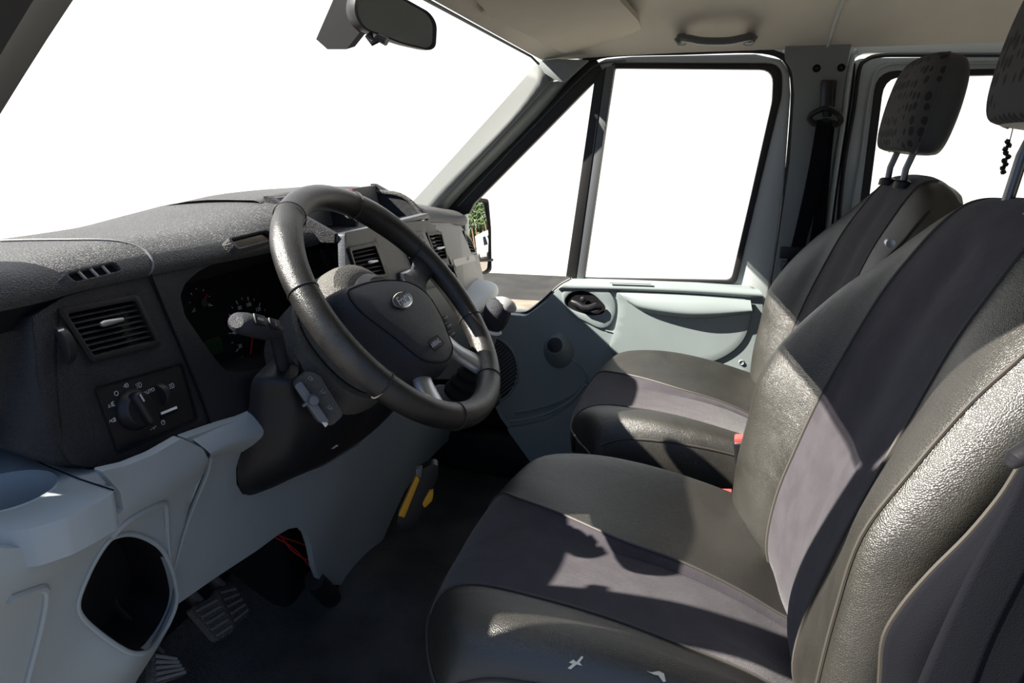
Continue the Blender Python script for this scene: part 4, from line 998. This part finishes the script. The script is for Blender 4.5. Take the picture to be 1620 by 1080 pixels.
# ================================================================== SEATS
def make_seat(dx, dy, label, cname, hx=.36, hz=0):
    T = Vector((dx, dy, 0))
    c = .85
    root = thing('van_seat', label, 'seat', tuple(Vector((0, c, .10))+T), 'front seats in black covers')
    # --- cushion: columns v (near -> far), rows u (front bottom -> back)
    ys_ = [-.225, -.262, -.268, -.255, -.215, -.165, -.13, -.06, 0, .06, .13, .165, .215, .255, .268, .262, .225]
    crest = [0, 0, -.012, .012, .028, .016, .004, -.004, -.006, -.004, .004, .016, .028, .012, -.012, 0, 0]
    def fx(o): return .075*max(0, (abs(o)-.06)/.208)**2.2       # rounded front in plan
    us = [(-.275, .285), (-.296, .33), (-.305, .375), (-.300, .415), (-.278, .442), (-.235, .456), (-.16, .458), (-.07, .450), (.02, .432), (.10, .402), (.17, .368), (.26, .335)]
    def cpt(x, z, o, cr, i):
        f_ = fx(o) if i < 8 else fx(o)*max(0, (1-(i-8)/3))
        wd = 1.0-.09*max(0, (i-6)/5)
        side = abs(o) > .26 or (abs(o) == .225 and cr == 0 and False)
        return Vector((x+f_+(.0), c+o*wd, z+cr*((1-.7*max(0, (i-6)/5)) if i >= 4 else (.3 if i == 3 else 0))+(.012 if abs(o) > .15 and i > 8 else 0)))+T
    G = []
    for i, (x, z) in enumerate(us):
        row = []
        for j, (o, cr) in enumerate(zip(ys_, crest)):
            if j in (0, 16): zz = .275; p = Vector((x+fx(.25), c+o, zz))+T
            elif j in (1, 15): zz = min(z-.02, .33); p = Vector((x+fx(.262), c+o, zz))+T
            elif j in (2, 14): zz = min(z-.005, z-.045 if i > 3 else z-.02); p = Vector((x+fx(.268)*.98, c+o*(1-.08*max(0, (i-6)/5)), zz))+T
            else:
                o2 = o
                if j in (5, 6, 7): o2 = o-.045*max(0, (i-5)/5)*(1 if j < 7 else .5)
                if j in (9, 10, 11): o2 = o-.105*min(1, max(0, (i-4)/3.2))*(1 if j > 9 else .5)*(1 if j < 11 else .6)
                p = cpt(x, z, o2, cr, i)
            row.append(p)
        G.append(row)
    NV = 4
    S_ = surf(G, 5, NV)
    # split into cover panels: near leather (cols 0..5), fabric (5..11), far leather (11..16)
    j1, j2 = 6*NV, 10*NV
    L1 = [r[:j1+1] for r in S_]; Fb = [r[j1:j2+1] for r in S_]; L2 = [r[j2:] for r in S_]
    cu = MB().grid(L1).grid(L2).build('seat_cushion', M['leather'], root)
    MB().grid(Fb).build('cushion_fabric', M['fabric'], cu, label='charcoal fabric centre of the cushion')
    for j in (j1, j2):
        MB().tube([r[j]+Vector((0, 0, .001)) for r in S_[6:]], .0022, 6).build('cushion_seam', M['pipe'], cu)
    for j in (3*NV-2, 13*NV+2):
        MB().tube([r[j]+Vector((0, 0, .002)) for r in S_[18:]], .002, 6).build('cushion_piping', M['thread'] if j < 30 else M['pipe'], cu)
    # front piping loop
    MB().tube([p+Vector((-.002, 0, 0)) for p in S_[3*5-2][8:-8]], .002, 6).build('cushion_piping', M['pipe'], cu)
    # --- backrest
    zc = [(.30, .185), (.36, .168), (.42, .153), (.50, .160), (.58, .180), (.66, .204), (.74, .230), (.82, .257), (.88, .285), (.915, .305), (.938, .325), (.945, .348), (.938, .37), (.90, .385), (.7, .35), (.40, .28)]
    bo = [-.045, -.05, -.053, -.060, -.070, -.082, -.070, -.040, -.016, -.004, 0, 0, 0, 0, 0, 0]
    wd = [.90, .94, .97, 1.0, 1.0, 1.0, .99, .96, .92, .87, .80, .74, .80, .88, .98, .95]
    ob = [-.235, -.262, -.266, -.250, -.213, -.17, -.13, -.06, 0, .06, .13, .17, .213, .250, .266, .262, .235]
    kb = [None, None, .35, .8, 1.0, .62, .12, .0, .0, .0, .12, .62, 1.0, .8, .35, None, None]
    G = []
    kn = [None, None, .20, .36, .40, .20, .0, .0, .0]+kb[9:]
    for i, (z, x) in enumerate(zc):
        row = []; b0 = bo[i]; kbx = kb
        for j, o in enumerate(ob):
            bb = b0*min(1, max(0, (z-.46)/.17)) if (o < 0 and i < 10) else b0
            y = c+o*wd[i]
            zz = z-.055*max(0, abs(o)/.266)**3*(1 if 8 <= i <= 13 else (max(0, (i-5)/3) if i < 8 and i > 5 else 0))
            if i >= 13: k = 0 if kb[j] is None else 0; xx = x-(.0 if abs(o) < .2 else .02)
            elif j in (0, 16): xx = x+.07 if i < 10 else x+.005
            elif j in (1, 15): xx = x+.04+bb*.1 if i < 10 else x+.0
            else: xx = x+bb*kn[j]+(.03*(1-kb[j]) if abs(o) > .25 and i < 10 else 0)
            row.append(Vector((xx+(.008 if abs(o) < .03 and i < 9 else 0), y, zz))+T)
        G.append(row)
    S_ = surf(G, 5, NV)
    L1 = [r[:j1+1] for r in S_]; Fb = [r[j1:j2+1] for r in S_]; L2 = [r[j2:] for r in S_]
    bk = MB().grid(L1).grid(L2).build('backrest', M['leather'], root)
    MB().grid(Fb).build('backrest_fabric', M['fabric'], bk, label='charcoal fabric centre of the backrest')
    for j in (j1, j2):
        MB().tube([r[j]+Vector((-.001, 0, 0)) for r in S_[4:58]], .0022, 6).build('backrest_seam', M['pipe'], bk)
    for j in (3*NV+1, 13*NV):
        MB().tube([r[j]+Vector((-.0015, 0, 0)) for r in S_[8:50]], .002, 6).build('backrest_piping', M['thread'] if j < 30 else M['pipe'], bk)
    # back closing shell
    MB().grid([[G[k][0].lerp(G[k][16], t/6)+Vector((.03*math.sin(math.pi*t/6), 0, 0)) for t in range(7)] for k in range(0, 14)]).build('backrest_shell', M['black'], root)
    # --- headrest
    hc_ = Vector((hx, c-.0, 1.075+hz))+T
    tilt = Matrix.Rotation(math.radians(10), 3, 'Y')
    def hp(x, y, z): return hc_+tilt @ Vector((x, y, z))
    prof = [(-.090, .70, .028), (-.084, .86, .040), (-.06, .96, .046), (-.01, 1.0, .048), (.04, .97, .045), (.066, .90, .038), (.080, .76, .028), (.085, .5, .014)]
    prof = [tuple(p) for p in cr1(prof, 4)]
    rings = []; N_ = 40
    for z, wy, wx in prof:
        rg = []
        for k in range(N_):
            a = 2*math.pi*k/N_; ca, sa = math.cos(a), math.sin(a)
            rg.append(hp(wx*math.copysign(abs(ca)**.75, ca), .125*wy*math.copysign(abs(sa)**.62, sa), z))
        rings.append(rg)
    half = N_//2
    # a = 0 is towards the rear (+X): side panels of leather, patterned fabric on the front face
    fa, fb = 11, 29
    hr = MB().grid([r[fa:fb+1] for r in rings]).build('headrest', M['headfab'], root, label='patterned fabric headrest')
    MB().grid([r[fb:]+r[:fa+1] for r in rings]).cap(rings[0]).cap(rings[-1]).build('headrest_side', M['pillar2'], hr, label='plain grey vinyl side and back')
    for k in (fa, fb): MB().tube([r[k] for r in rings], .0016, 6).build('headrest_seam', M['pipe'], hr)
    for s_ in ((-.055, .055) if hz == 0 else (-.055, .03)):
        MB().tube([hp(0, s_, -.085), hp(-.004, s_, -.12), hp(.0, s_, -.152-hz)], .0062, 12).build('headrest_post', M['steel'], hr)
        q = hp(.0, s_, -.155-hz)
        MB().lathe(q, (.05, 0, 1), [(.016, 0), (.015, .012), (.010, .015)], 18).build('post_guide', M['black'], hr)
    # --- pedestal, side cover
    mb = MB().box(Vector((.02, c, .15))+T, (.36, 0, 0), (0, .36, 0), (0, 0, .26), .02, 3)
    mb.build('pedestal', M['black'], root)
    return root, S_
M['pillar2'] = mat('headrest_vinyl', (.040, .043, .047), .55, bs=400, bd=.3, kind='voronoi')
drv, SB = make_seat(0, 0, 'near driver seat in black leatherette and charcoal fabric, torn at the front edge', 'driver', .368, .032)
psg, SP = make_seat(.075, .67, 'passenger seat in black leatherette and charcoal fabric beside the far door', 'passenger', .335)
# recline knob of the passenger seat
MB().lathe(B(1408, 384, 'Y', 1.25), (0, -1, 0), [(.007, -.01), (.008, 0), (.007, .005), (0, .006)], 20).build('trim_button', M['alu'], psg, label='small silver button')
# torn spots on the driver seat showing the foam
cush = [o for o in drv.children if o.name.startswith('seat_cushion')][0]
MB().tube([B(907, 712, 'Y', 1.34), B(909, 690, 'Y', 1.34), B(915, 684, 'Y', 1.36), B(930, 700, 'Y', 1.36)]+[B(926, 735, 'Y', 1.30)], .005, 8).build('slide_lever', M['steel'], psg, label='bent metal slide lever')
from mathutils.bvhtree import BVHTree
def hit(o, px, py):
    bvh = BVHTree.FromPolygons([v.co.copy() for v in o.data.vertices], [tuple(p.vertices) for p in o.data.polygons])
    r = bvh.ray_cast(CAM, ray(px, py).normalized()); return r[0], r[1]
for (L, nm) in (([(900, 1048), (907, 1043), (912, 1047), (920, 1038), (923, 1040), (917, 1048), (921, 1053), (912, 1051), (903, 1058), (898, 1056), (906, 1050)], 'torn_patch'),
                ([(1022, 1062), (1030, 1064), (1042, 1062), (1050, 1066), (1053, 1078), (1049, 1079), (1045, 1070), (1035, 1068)], 'torn_patch')):
    q = [hit(cush, *p) for p in L]; q = [p+(n if n.dot(CAM-p) > 0 else -n)*.0012 for p, n in q if p]
    if len(q) > 3:
        c0 = sum(q, Vector())/len(q)+(CAM-q[0]).normalized()*.001; nn = len(q)
        MB().add(q+[c0], [(i, (i+1) % nn, nn) for i in range(nn)]).build(nm, M['foam'], cush, label='small tear showing pale foam')

# seat belt buckles between the seats
def buckle(root_lab, px, py, y, ang_, src, grp=None):
    p = B(px, py, 'Y', y)
    b = thing('belt_buckle', root_lab, 'belt buckle', tuple(p), grp)
    a = Vector((-.18, -.06, 1)).normalized(); s_ = Vector((1, -.1, .25)).normalized(); s_ = (s_-a*s_.dot(a)).normalized(); t_ = a.cross(s_)
    MB().box(p-a*.042, s_*.046, t_*.026, a*.085, .006, 3).build('buckle_body', M['black'], b)
    MB().box(p+a*.002, s_*.040, t_*.021, a*.012, .003, 2).build('release_button', M['red'], b, label='red release button')
    MB().tube([p-a*.08, p-a*.16+Vector((.01, 0, 0))], .012, 8, flat=(1, .4)).build('stalk', M['belt'], b)
    return b
buckle('red topped belt buckle beside the driver seat cushion', 1140, 783, 1.14, 0, None, 'seat belt buckles')
buckle('red topped belt buckle beside the passenger seat cushion', 1180, 695, 1.245, 0, None, 'seat belt buckles')

# passenger seat belt on the centre pillar
sb = thing('seat_belt', 'black passenger seat belt hanging down the centre pillar from its height adjuster', 'seat belt', tuple(B(1300, 400, 'Y', 1.85)))
fbp = fy(1.862)
MB().plate(fbp, [roundpoly(fbp.pts([(1299, 127), (1323, 127), (1318, 176), (1297, 178)]), .004)], -.006, .012, .003).build('height_adjuster', M['gloss'], sb)
MB().tube([fbp.at(1311, 130, .012), fbp.at(1309, 160, .016), fbp.at(1306, 185, .018)], .010, 10, flat=(1, .6)).build('hanger', M['black'], sb)
P = [fbp.at(1279, 188, .014), fbp.at(1284, 180, .018), fbp.at(1305, 172, .022), fbp.at(1323, 180, .018), fbp.at(1329, 190, .014), fbp.at(1322, 197, .012), fbp.at(1304, 192, .018), fbp.at(1288, 196, .012)]
MB().tube([Vector(p) for p in cr1([tuple(p) for p in P], 4, True)], .007, 8, True).build('belt_loop', M['black'], sb)
def ribbon(name, L, R, fr, ns, parent, m=M['belt']):
    G = [[fr.at(*a, n), fr.at(*[(a[0]+b[0])/2, (a[1]+b[1])/2], n+.001), fr.at(*b, n)] for a, b, n in zip(L, R, ns)]
    o = MB().grid(surf(G, 4, 3)).build(name, m, parent); solid(o, .0016, 0); return o
ribbon('front_strap', [(1290, 190), (1280, 250), (1268, 310), (1254, 370), (1246, 400), (1232, 450), (1222, 500)], [(1314, 192), (1306, 250), (1293, 310), (1276, 370), (1268, 400), (1250, 450), (1238, 500)], fbp, [.022, .022, .022, .024, .026, .03, .03], sb)
ribbon('rear_strap', [(1304, 192), (1300, 250), (1290, 320), (1278, 390), (1262, 470)], [(1320, 190), (1314, 250), (1308, 320), (1300, 390), (1284, 470)], fbp, [.010]*5, sb)
MB().box(fbp.at(1250, 397, .032), fbp.U*.058, fbp.V*.030, fbp.N*.012, .004).build('belt_tongue', M['black'], sb)
MB().box(fbp.at(1243, 425, .032), fbp.U*.034, fbp.V*.05, fbp.N*.008, .003).build('tongue_plate', M['gloss'], sb)

# interior mirror
mc = B(628, 22, 'Y', .98)
im = thing('rear_view_mirror', 'interior rear view mirror on windscreen with black housing', 'mirror', tuple(mc))
FM = Fr(mc, (.50, .86, -.02), (.07, -.04, 1))
if FM.N.dot(CAM-mc) < 0: FM = Fr(mc, FM.U*-1, FM.V)
mo = roundpoly(FM.pts([(562, -6), (575, -22), (630, -8), (680, 20), (691, 38), (689, 74), (680, 80), (640, 71), (572, 45), (559, 20)]), .014)
mu = [Vector(p) for p in mo]; mcn = sum(mu, Vector((0, 0)))/len(mu)
rings = []
for s_, n_ in ((.90, -.002), (.94, .002), (1.0, .001), (1.01, -.008), (.98, -.022), (.85, -.036), (.55, -.044)):
    rings.append([FM.w(mcn.x+(p.x-mcn.x)*s_, mcn.y+(p.y-mcn.y)*s_, n_) for p in mu])
MB().grid(rings, 0, False, True).cap(rings[-1]).build('mirror_housing', M['rubber'], im)
MB().plate(FM, [[(mcn.x+(p.x-mcn.x)*.91, mcn.y+(p.y-mcn.y)*.91) for p in mu]], -.004, -.001, 0).build('mirror_glass', M['mirror'], im)
MB().tube([FM.w(mcn.x-.03, mcn.y-.01, -.04), FM.w(mcn.x-.025, mcn.y+.0, -.06), FM.w(mcn.x-.015, mcn.y+.02, -.08)], [.012, .011, .014], 12).build('mirror_arm', M['black'], im)
sc_ = [B(500, 62, 'Y', .97), B(518, 78, 'Y', .96), B(548, 78, 'Y', .955), B(575, 44, 'Y', .95), B(562, -20, 'Y', .96), B(540, -30, 'Y', .97)]
bk_ = [p+Vector((-.004, .035, .008)) for p in sc_]
MB().add(sc_+bk_, [(0, 1, 2, 3, 4, 5), (11, 10, 9, 8, 7, 6)]+[(i, (i+1) % 6, 6+(i+1) % 6, 6+i) for i in range(6)]).build('sensor_cover', M['matte'], im)
MB().tube([B(583, 55, 'Y', .95), B(590, 66, 'Y', .95), B(600, 60, 'Y', .95), B(612, 66, 'Y', .95)], .006, 8).build('adjust_lever', M['black'], im)

# exterior mirror seen through the quarter window
dmr = thing('door_mirror', 'black exterior mirror outside the passenger quarter window', 'door mirror', tuple(B(750, 400, 'Y', 2.08)))
c0 = B(738, 372, 'Y', 2.10)
vin = (c0-CAM).normalized(); vout = Vector((.90, .42, .05)).normalized(); nrm = (vout-vin).normalized()
vz = Vector((0, 0, 1)); vz = (vz-nrm*vz.dot(nrm)).normalized(); vu = vz.cross(nrm)
FX = Fr(c0, vu, vz)
if FX.N.dot(nrm) < 0: FX = Fr(c0, -vu, vz)
mo = roundpoly(FX.pts([(690, 318), (750, 312), (772, 315), (776, 360), (777, 428), (768, 434), (740, 432), (690, 425)]), .012)
mu = [Vector(p) for p in mo]; mcn = sum(mu, Vector((0, 0)))/len(mu)
rings = [[FX.w(mcn.x+(p.x-mcn.x)*s_, mcn.y+(p.y-mcn.y)*s_, n_) for p in mu] for s_, n_ in ((.92, -.002), (.95, .004), (1.0, .003), (1.02, -.01), (1.0, -.04), (.85, -.08), (.5, -.10))]
MB().grid(rings, 0, False, True).cap(rings[-1]).build('mirror_shell', M['black'], dmr)
MB().plate(FX, [[(mcn.x+(p.x-mcn.x)*.93, mcn.y+(p.y-mcn.y)*.93) for p in mu]], -.004, .002, 0, cell=.012, disp=lambda u, v: -((u-mcn.x)**2+(v-mcn.y)**2)/2.6).build('mirror_glass', M['mirror'], dmr)
MB().tube([FX.at(778, 411, .003), FX.at(700, 415, .003)], .005, 8).build('glass_divider', M['black'], dmr)
MB().tube([c0+Vector((.0, .0, -.12)), c0+Vector((-.01, -.08, -.17)), c0+Vector((-.01, -.17, -.19))], [.03, .026, .02], 12).build('mirror_arm', M['black'], dmr)

# pedals
def pedal(name, label, L, x, mat_=M['black'], ribs=5, arm=None):
    f_ = Fr(B(*L[0], 'X', x), (0, 1, 0), (-.55, 0, .83))
    u = f_.pts(L)
    r_ = thing(name, label, 'pedal', tuple(f_.w(*u[0])))
    pd = MB().plate(f_, [roundpoly(u, .008)], -.012, .0, .004).build('pedal_pad', M['carpet'], r_)
    U_ = [Vector(p) for p in u]
    for k in range(ribs):
        t = (k+.7)/(ribs+.4); a = U_[0].lerp(U_[3], t); b = U_[1].lerp(U_[2], t); a2 = a.lerp(b, .1); b2 = a.lerp(b, .9)
        MB().tube([f_.w(a2.x, a2.y, .001), f_.w(b2.x, b2.y, .001)], .0022, 6).build('tread_rib', M['greyp'], pd)
    top = f_.w(*((U_[0]+U_[1])/2), -.01)
    MB().tube([top, top+Vector((-.06, .0, .06)), top+Vector((-.10, 0, .22))], .010, 8, flat=(1.4, .6)).build('pedal_arm', M['black'], r_)
    return r_
pedal('brake_pedal', 'ribbed black middle pedal under the knee panel', [(342, 930), (372, 925), (397, 968), (372, 992)], -.70)
pedal('clutch_pedal', 'ribbed black pedal in front of the middle one', [(300, 962), (342, 940), (372, 996), (345, 1014)], -.66)
pedal('foot_rest', 'ribbed black foot rest at lowest left of footwell', [(240, 1030), (280, 1040), (300, 1065), (240, 1085)], -.60)

# yellow and black tool
yb = thing('steering_lock_tool', 'yellow and black plastic tool wedged upright beside the centre console', 'tool', tuple(B(640, 815, 'Y', 1.10)))
fyb = Fr(B(650, 780, 'Y', 1.08), (.92, .35, 0), (-.1, .0, 1))
if fyb.N.dot(CAM-fyb.O) < 0: fyb = Fr(fyb.O, -fyb.U, fyb.V)
MB().plate(fyb, [roundpoly(fyb.pts([(664, 745), (684, 735), (694, 738), (693, 756), (660, 830), (640, 842), (627, 830), (632, 812)]), .006)], -.030, -.004, .006, seg=3).build('tool_body', M['black'], yb)
MB().plate(fyb, [roundpoly(fyb.pts([(659, 751), (664, 757), (640, 817), (630, 814)]), .002)], -.012, .004, .003).build('yellow_panel', M['yellow'], yb, label='yellow strip')
MB().plate(fyb, [roundpoly(fyb.pts([(658, 742), (668, 740), (666, 756), (658, 750)]), .002)], -.012, .002, .002).build('grey_tip', M['spoke'], yb)
MB().plate(fyb, [roundpoly(fyb.pts([(680, 774), (686, 776), (684, 790), (672, 802), (668, 796)]), .004)], -.012, .004, .003).build('yellow_catch', M['yellow'], yb, label='small yellow catch')
# loose red wires
for k, L in enumerate(([(440, 846), (455, 852), (470, 857), (488, 864)], [(436, 850), (458, 862), (476, 878), (490, 895)], [(445, 848), (462, 870), (480, 882), (492, 886)])):
    o = MB().tube([Vector(p) for p in cr1([tuple(B(a, b, 'X', -.68)) for a, b in L], 5)], .0015, 6).build('red_wire', M['wire'])
    tag(o, ('upper thin red wire hanging under the dashboard', 'longest thin red wire sagging under the dashboard', 'lowest thin red wire hanging in the footwell arch')[k], 'wire', 'loose wires under the dashboard')
# red reflector item on dash top
rr_ = thing('red_reflector', 'red ribbed plastic piece lying on the dashboard top behind the wheel', 'reflector', (-.66, 1.06, .925))
a, b = B(508, 302, 'X', -.63), B(549, 303, 'X', -.63)
MB().box((a+b)/2+Vector((0, 0, -.006)), b-a, (.03, 0, 0), (0, 0, .020), .003, 2).build('reflector_lens', M['redlens'], rr_)
# windscreen wiper
wi = thing('wiper', 'dark wiper blade outside at lower corner of windscreen', 'wiper', tuple(B(20, 412, 'Y', .80)))
MB().tube([B(-40, 425, 'Y', .70), B(0, 413, 'Y', .80), B(40, 404, 'Y', .9), B(56, 401, 'Y', .95)], [.008, .008, .006, .004], 8).build('wiper_arm', M['black'], wi)
MB().tube([B(-40, 431, 'Y', .72), B(0, 420, 'Y', .81), B(50, 408, 'Y', .94)], .004, 8).build('wiper_blade', M['rubber'], wi)
# hanging ornament by the rear window
orn = thing('hanging_ornament', 'small dark ornament hanging on a thread in the rear window', 'ornament', tuple(B(1592, 200, 'Y', 1.7)))
MB().tube([B(1600, 120, 'Y', 1.7), B(1602, 205, 'Y', 1.7), B(1597, 225, 'Y', 1.7)], .0012, 6).build('thread', M['black'], orn)
random.seed(3)
mb = MB()
for k in range(9):
    p = B(1596-k*.9+random.uniform(-4, 4), 224+k*6, 'Y', 1.7+random.uniform(-.004, .004)); mb.lathe(p, (random.uniform(-1, 1), .3, 1), [(0, -.007), (.005, -.003), (.006, .002), (0, .007)], 8)
mb.build('charm', M['black'], orn)

# driver seat belt at the lower right
db = thing('seat_belt', 'black driver seat belt crossing the lower right beside the driver backrest', 'seat belt', tuple(B(1560, 900, 'Y', .50)))
fdb = fy(.515)
ribbon('strap', [(1660, 640), (1622, 730), (1590, 800), (1545, 880), (1500, 970), (1460, 1060), (1440, 1110)], [(1760, 640), (1700, 760), (1668, 830), (1620, 920), (1575, 1010), (1540, 1100), (1520, 1150)], fdb, [0, .0, .0, .0, .0, .0, .0], db)
MB().tube([fdb.at(1578, 716, .02), fdb.at(1586, 705, .02), fdb.at(1604, 700, .018), fdb.at(1632, 692, .010), fdb.at(1660, 688, 0)], [.005, .008, .009, .009, .008], 12, flat=(.8, 1)).build('belt_guide', M['black'], db)
# black side flap of the seat cover
G = []
for (L, x) in (([(1392, 1110), (1396, 1040), (1410, 985), (1440, 945)], 0), ([(1440, 945), (1490, 890), (1545, 820), (1600, 745)], 0)):
    pass
L = [(1390, 1110), (1392, 1060), (1398, 1005), (1425, 958), (1470, 905), (1530, 845), (1580, 785), (1612, 735), (1640, 690)]
R = [(1600, 1200), (1620, 1160), (1640, 1120), (1660, 1080), (1680, 1040), (1700, 990), (1720, 940), (1740, 880), (1760, 820)]
ff_ = fy(.555)
rows = [[ff_.at(*a, .0), ff_.at(a[0]*.8+b[0]*.2, a[1]*.8+b[1]*.2, .012), ff_.at(a[0]*.5+b[0]*.5, a[1]*.5+b[1]*.5, .006), ff_.at(*b, .0)] for a, b in zip(L, R)]
fl = MB().grid(surf(rows, 4, 4)).build('side_flap', M['black2'] if 'black2' in M else M['belt'], drv, label='loose black fabric side flap'); solid(fl, .002)
MB().tube([Vector(p) for p in cr1([tuple(r[0]+Vector((0, -.001, 0))) for r in rows], 4)], .0022, 6).build('flap_piping', M['thread'], drv)

# ================================================================== OUTSIDE
gz = -.62
# gravel and a dark strip of ground seen through the quarter window, strip of yard behind the van for the mirror
o = MB().box((-2.3, 6.0, gz-.02), (2.1, 0, 0), (0, 2.2, 0), (0, 0, .04)).build('ground', M['gravel']); struct(o, 'sunlit tan gravel outside')
o = MB().box((-2.55, 7.85, gz-.02), (2.5, 0, 0), (0, 1.5, 0), (0, 0, .04)).build('dark_strip', M['dark_ground']); struct(o, 'dark strip of ground outside')
o = MB().box((21, 8.5, gz-.03), (30, 0, 0), (0, 13, 0), (0, 0, .04)).build('pavement', M['gravel']); struct(o, 'pale yard behind the van')
def van(x, y, s_=1):
    v = thing('white_van', 'white van parked behind, seen in the exterior mirror', 'van', (x, y, gz))
    prof = [(-2.4, .3), (-2.45, .9), (-2.1, 1.15), (-1.55, 1.9), (-1.1, 2.35), (2.3, 2.4), (2.4, .3)]
    prof = roundpoly(prof, .18)
    fr = Fr((x, y-.95, gz), (1, 0, 0), (0, 0, 1))
    MB().plate(fr, [prof], -1.9, 0, .1, seg=3).build('van_body', M['vanwhite'], v)
    MB().plate(fr, [roundpoly([(-1.9, 1.25), (-1.4, 1.95), (-.6, 1.95), (-.6, 1.25)], .08)], 0, .01, 0).build('side_window', M['gloss'], v)
    MB().add([(x-2.15, y-.75, gz+1.2), (x-2.15, y+.75, gz+1.2), (x-1.58, y+.7, gz+1.92), (x-1.58, y-.7, gz+1.92)], [(0, 1, 2, 3)]).build('windscreen', M['gloss'], v)
    for dx in (-1.6, 1.5):
        MB().lathe((x+dx, y-1.0, gz+.33), (0, 1, 0), [(.0, 0), (.2, 0), (.33, .03), (.33, .22), (0, .22)], 24).build('wheel', M['rubber'], v)
    return v
v1 = van(15.0, 12.2); v1['label'] = 'nearer white van parked behind, reflected in the exterior mirror'
v2_ = van(21.5, 10.6); v2_['label'] = 'farther white van parked behind, reflected in the exterior mirror'
random.seed(5)
def pine(x, y, h):
    t = thing('pine_tree', 'tall pine with bare reddish trunk in the forest edge behind', 'tree', (x, y, gz), 'pines reflected in the exterior mirror')
    MB().tube([Vector((x, y, gz)), Vector((x+.1, y, gz+h*.5)), Vector((x, y+.1, gz+h*.92))], [.20, .16, .05], 8).build('trunk', M['bark'], t)
    mb = MB()
    for k in range(150):
        zz = gz+h*(.42+.56*random.random()); rr = (1.0-(zz-gz)/h)*1.3+.25; a = random.uniform(0, 6.28); q = rr*math.sqrt(random.random())
        p = Vector((x+q*math.cos(a), y+q*math.sin(a), zz)); s_ = random.uniform(.22, .45)
        bm = bmesh.new(); bmesh.ops.create_icosphere(bm, subdivisions=1, radius=s_)
        mb.add([p+Vector((v.co.x*random.uniform(.7, 1.3), v.co.y*random.uniform(.7, 1.3), v.co.z*.5)) for v in bm.verts], [[v.index for v in f.verts] for f in bm.faces]); bm.free()
    mb.build('crown', M['needle'], t, smooth=False)
mb = MB()
for k in range(640):
    a = math.radians(random.uniform(2, 55)); d = random.uniform(36, 41); p = Vector((d*math.cos(a), 2+d*math.sin(a), gz+random.uniform(.2, 4.6))); s_ = random.uniform(.5, 1.1)
    mb.lathe(p-Vector((0, 0, s_)), (0, 0, 1), [(0, 0), (s_*.8, s_*.5), (s_, s_), (s_*.7, s_*1.6), (0, s_*2)], 7)
o = mb.build('undergrowth', M['needle']); tag(o, 'dark green undergrowth between the pine trunks', 'undergrowth', kind='stuff')
for k in range(26):
    a = math.radians(4+k*1.9); d = (31, 35, 39)[k % 3]+random.uniform(-.4, .4)
    pine(d*math.cos(a), 2+d*math.sin(a), random.uniform(9.5, 12))
# small printed mark on the column surround
cs = [o for o in dash.children if o.name.startswith('column_surround')][0]
hp_, hn_ = hit(cs, 530, 706)
if hp_ is not None:
    if hn_.dot(CAM-hp_) < 0: hn_ = -hn_
    u_ = (Vector((0, 1, 0))-hn_*hn_.y).normalized()
    fs_ = Fr(hp_, u_, hn_.cross(u_))
    mb = MB()
    for L in ([(-.9, -.3), (-.3, .1), (.2, .4)], [(-.3, -.4), (.5, .1)], [(.2, .0), (.6, .3), (.8, -.1), (.2, .0)]): mb.tube([fs_.w(p[0]*.007, p[1]*.007, .0006) for p in L], .0005, 5)
    mb.build('printed_symbol', M['print'], cs)
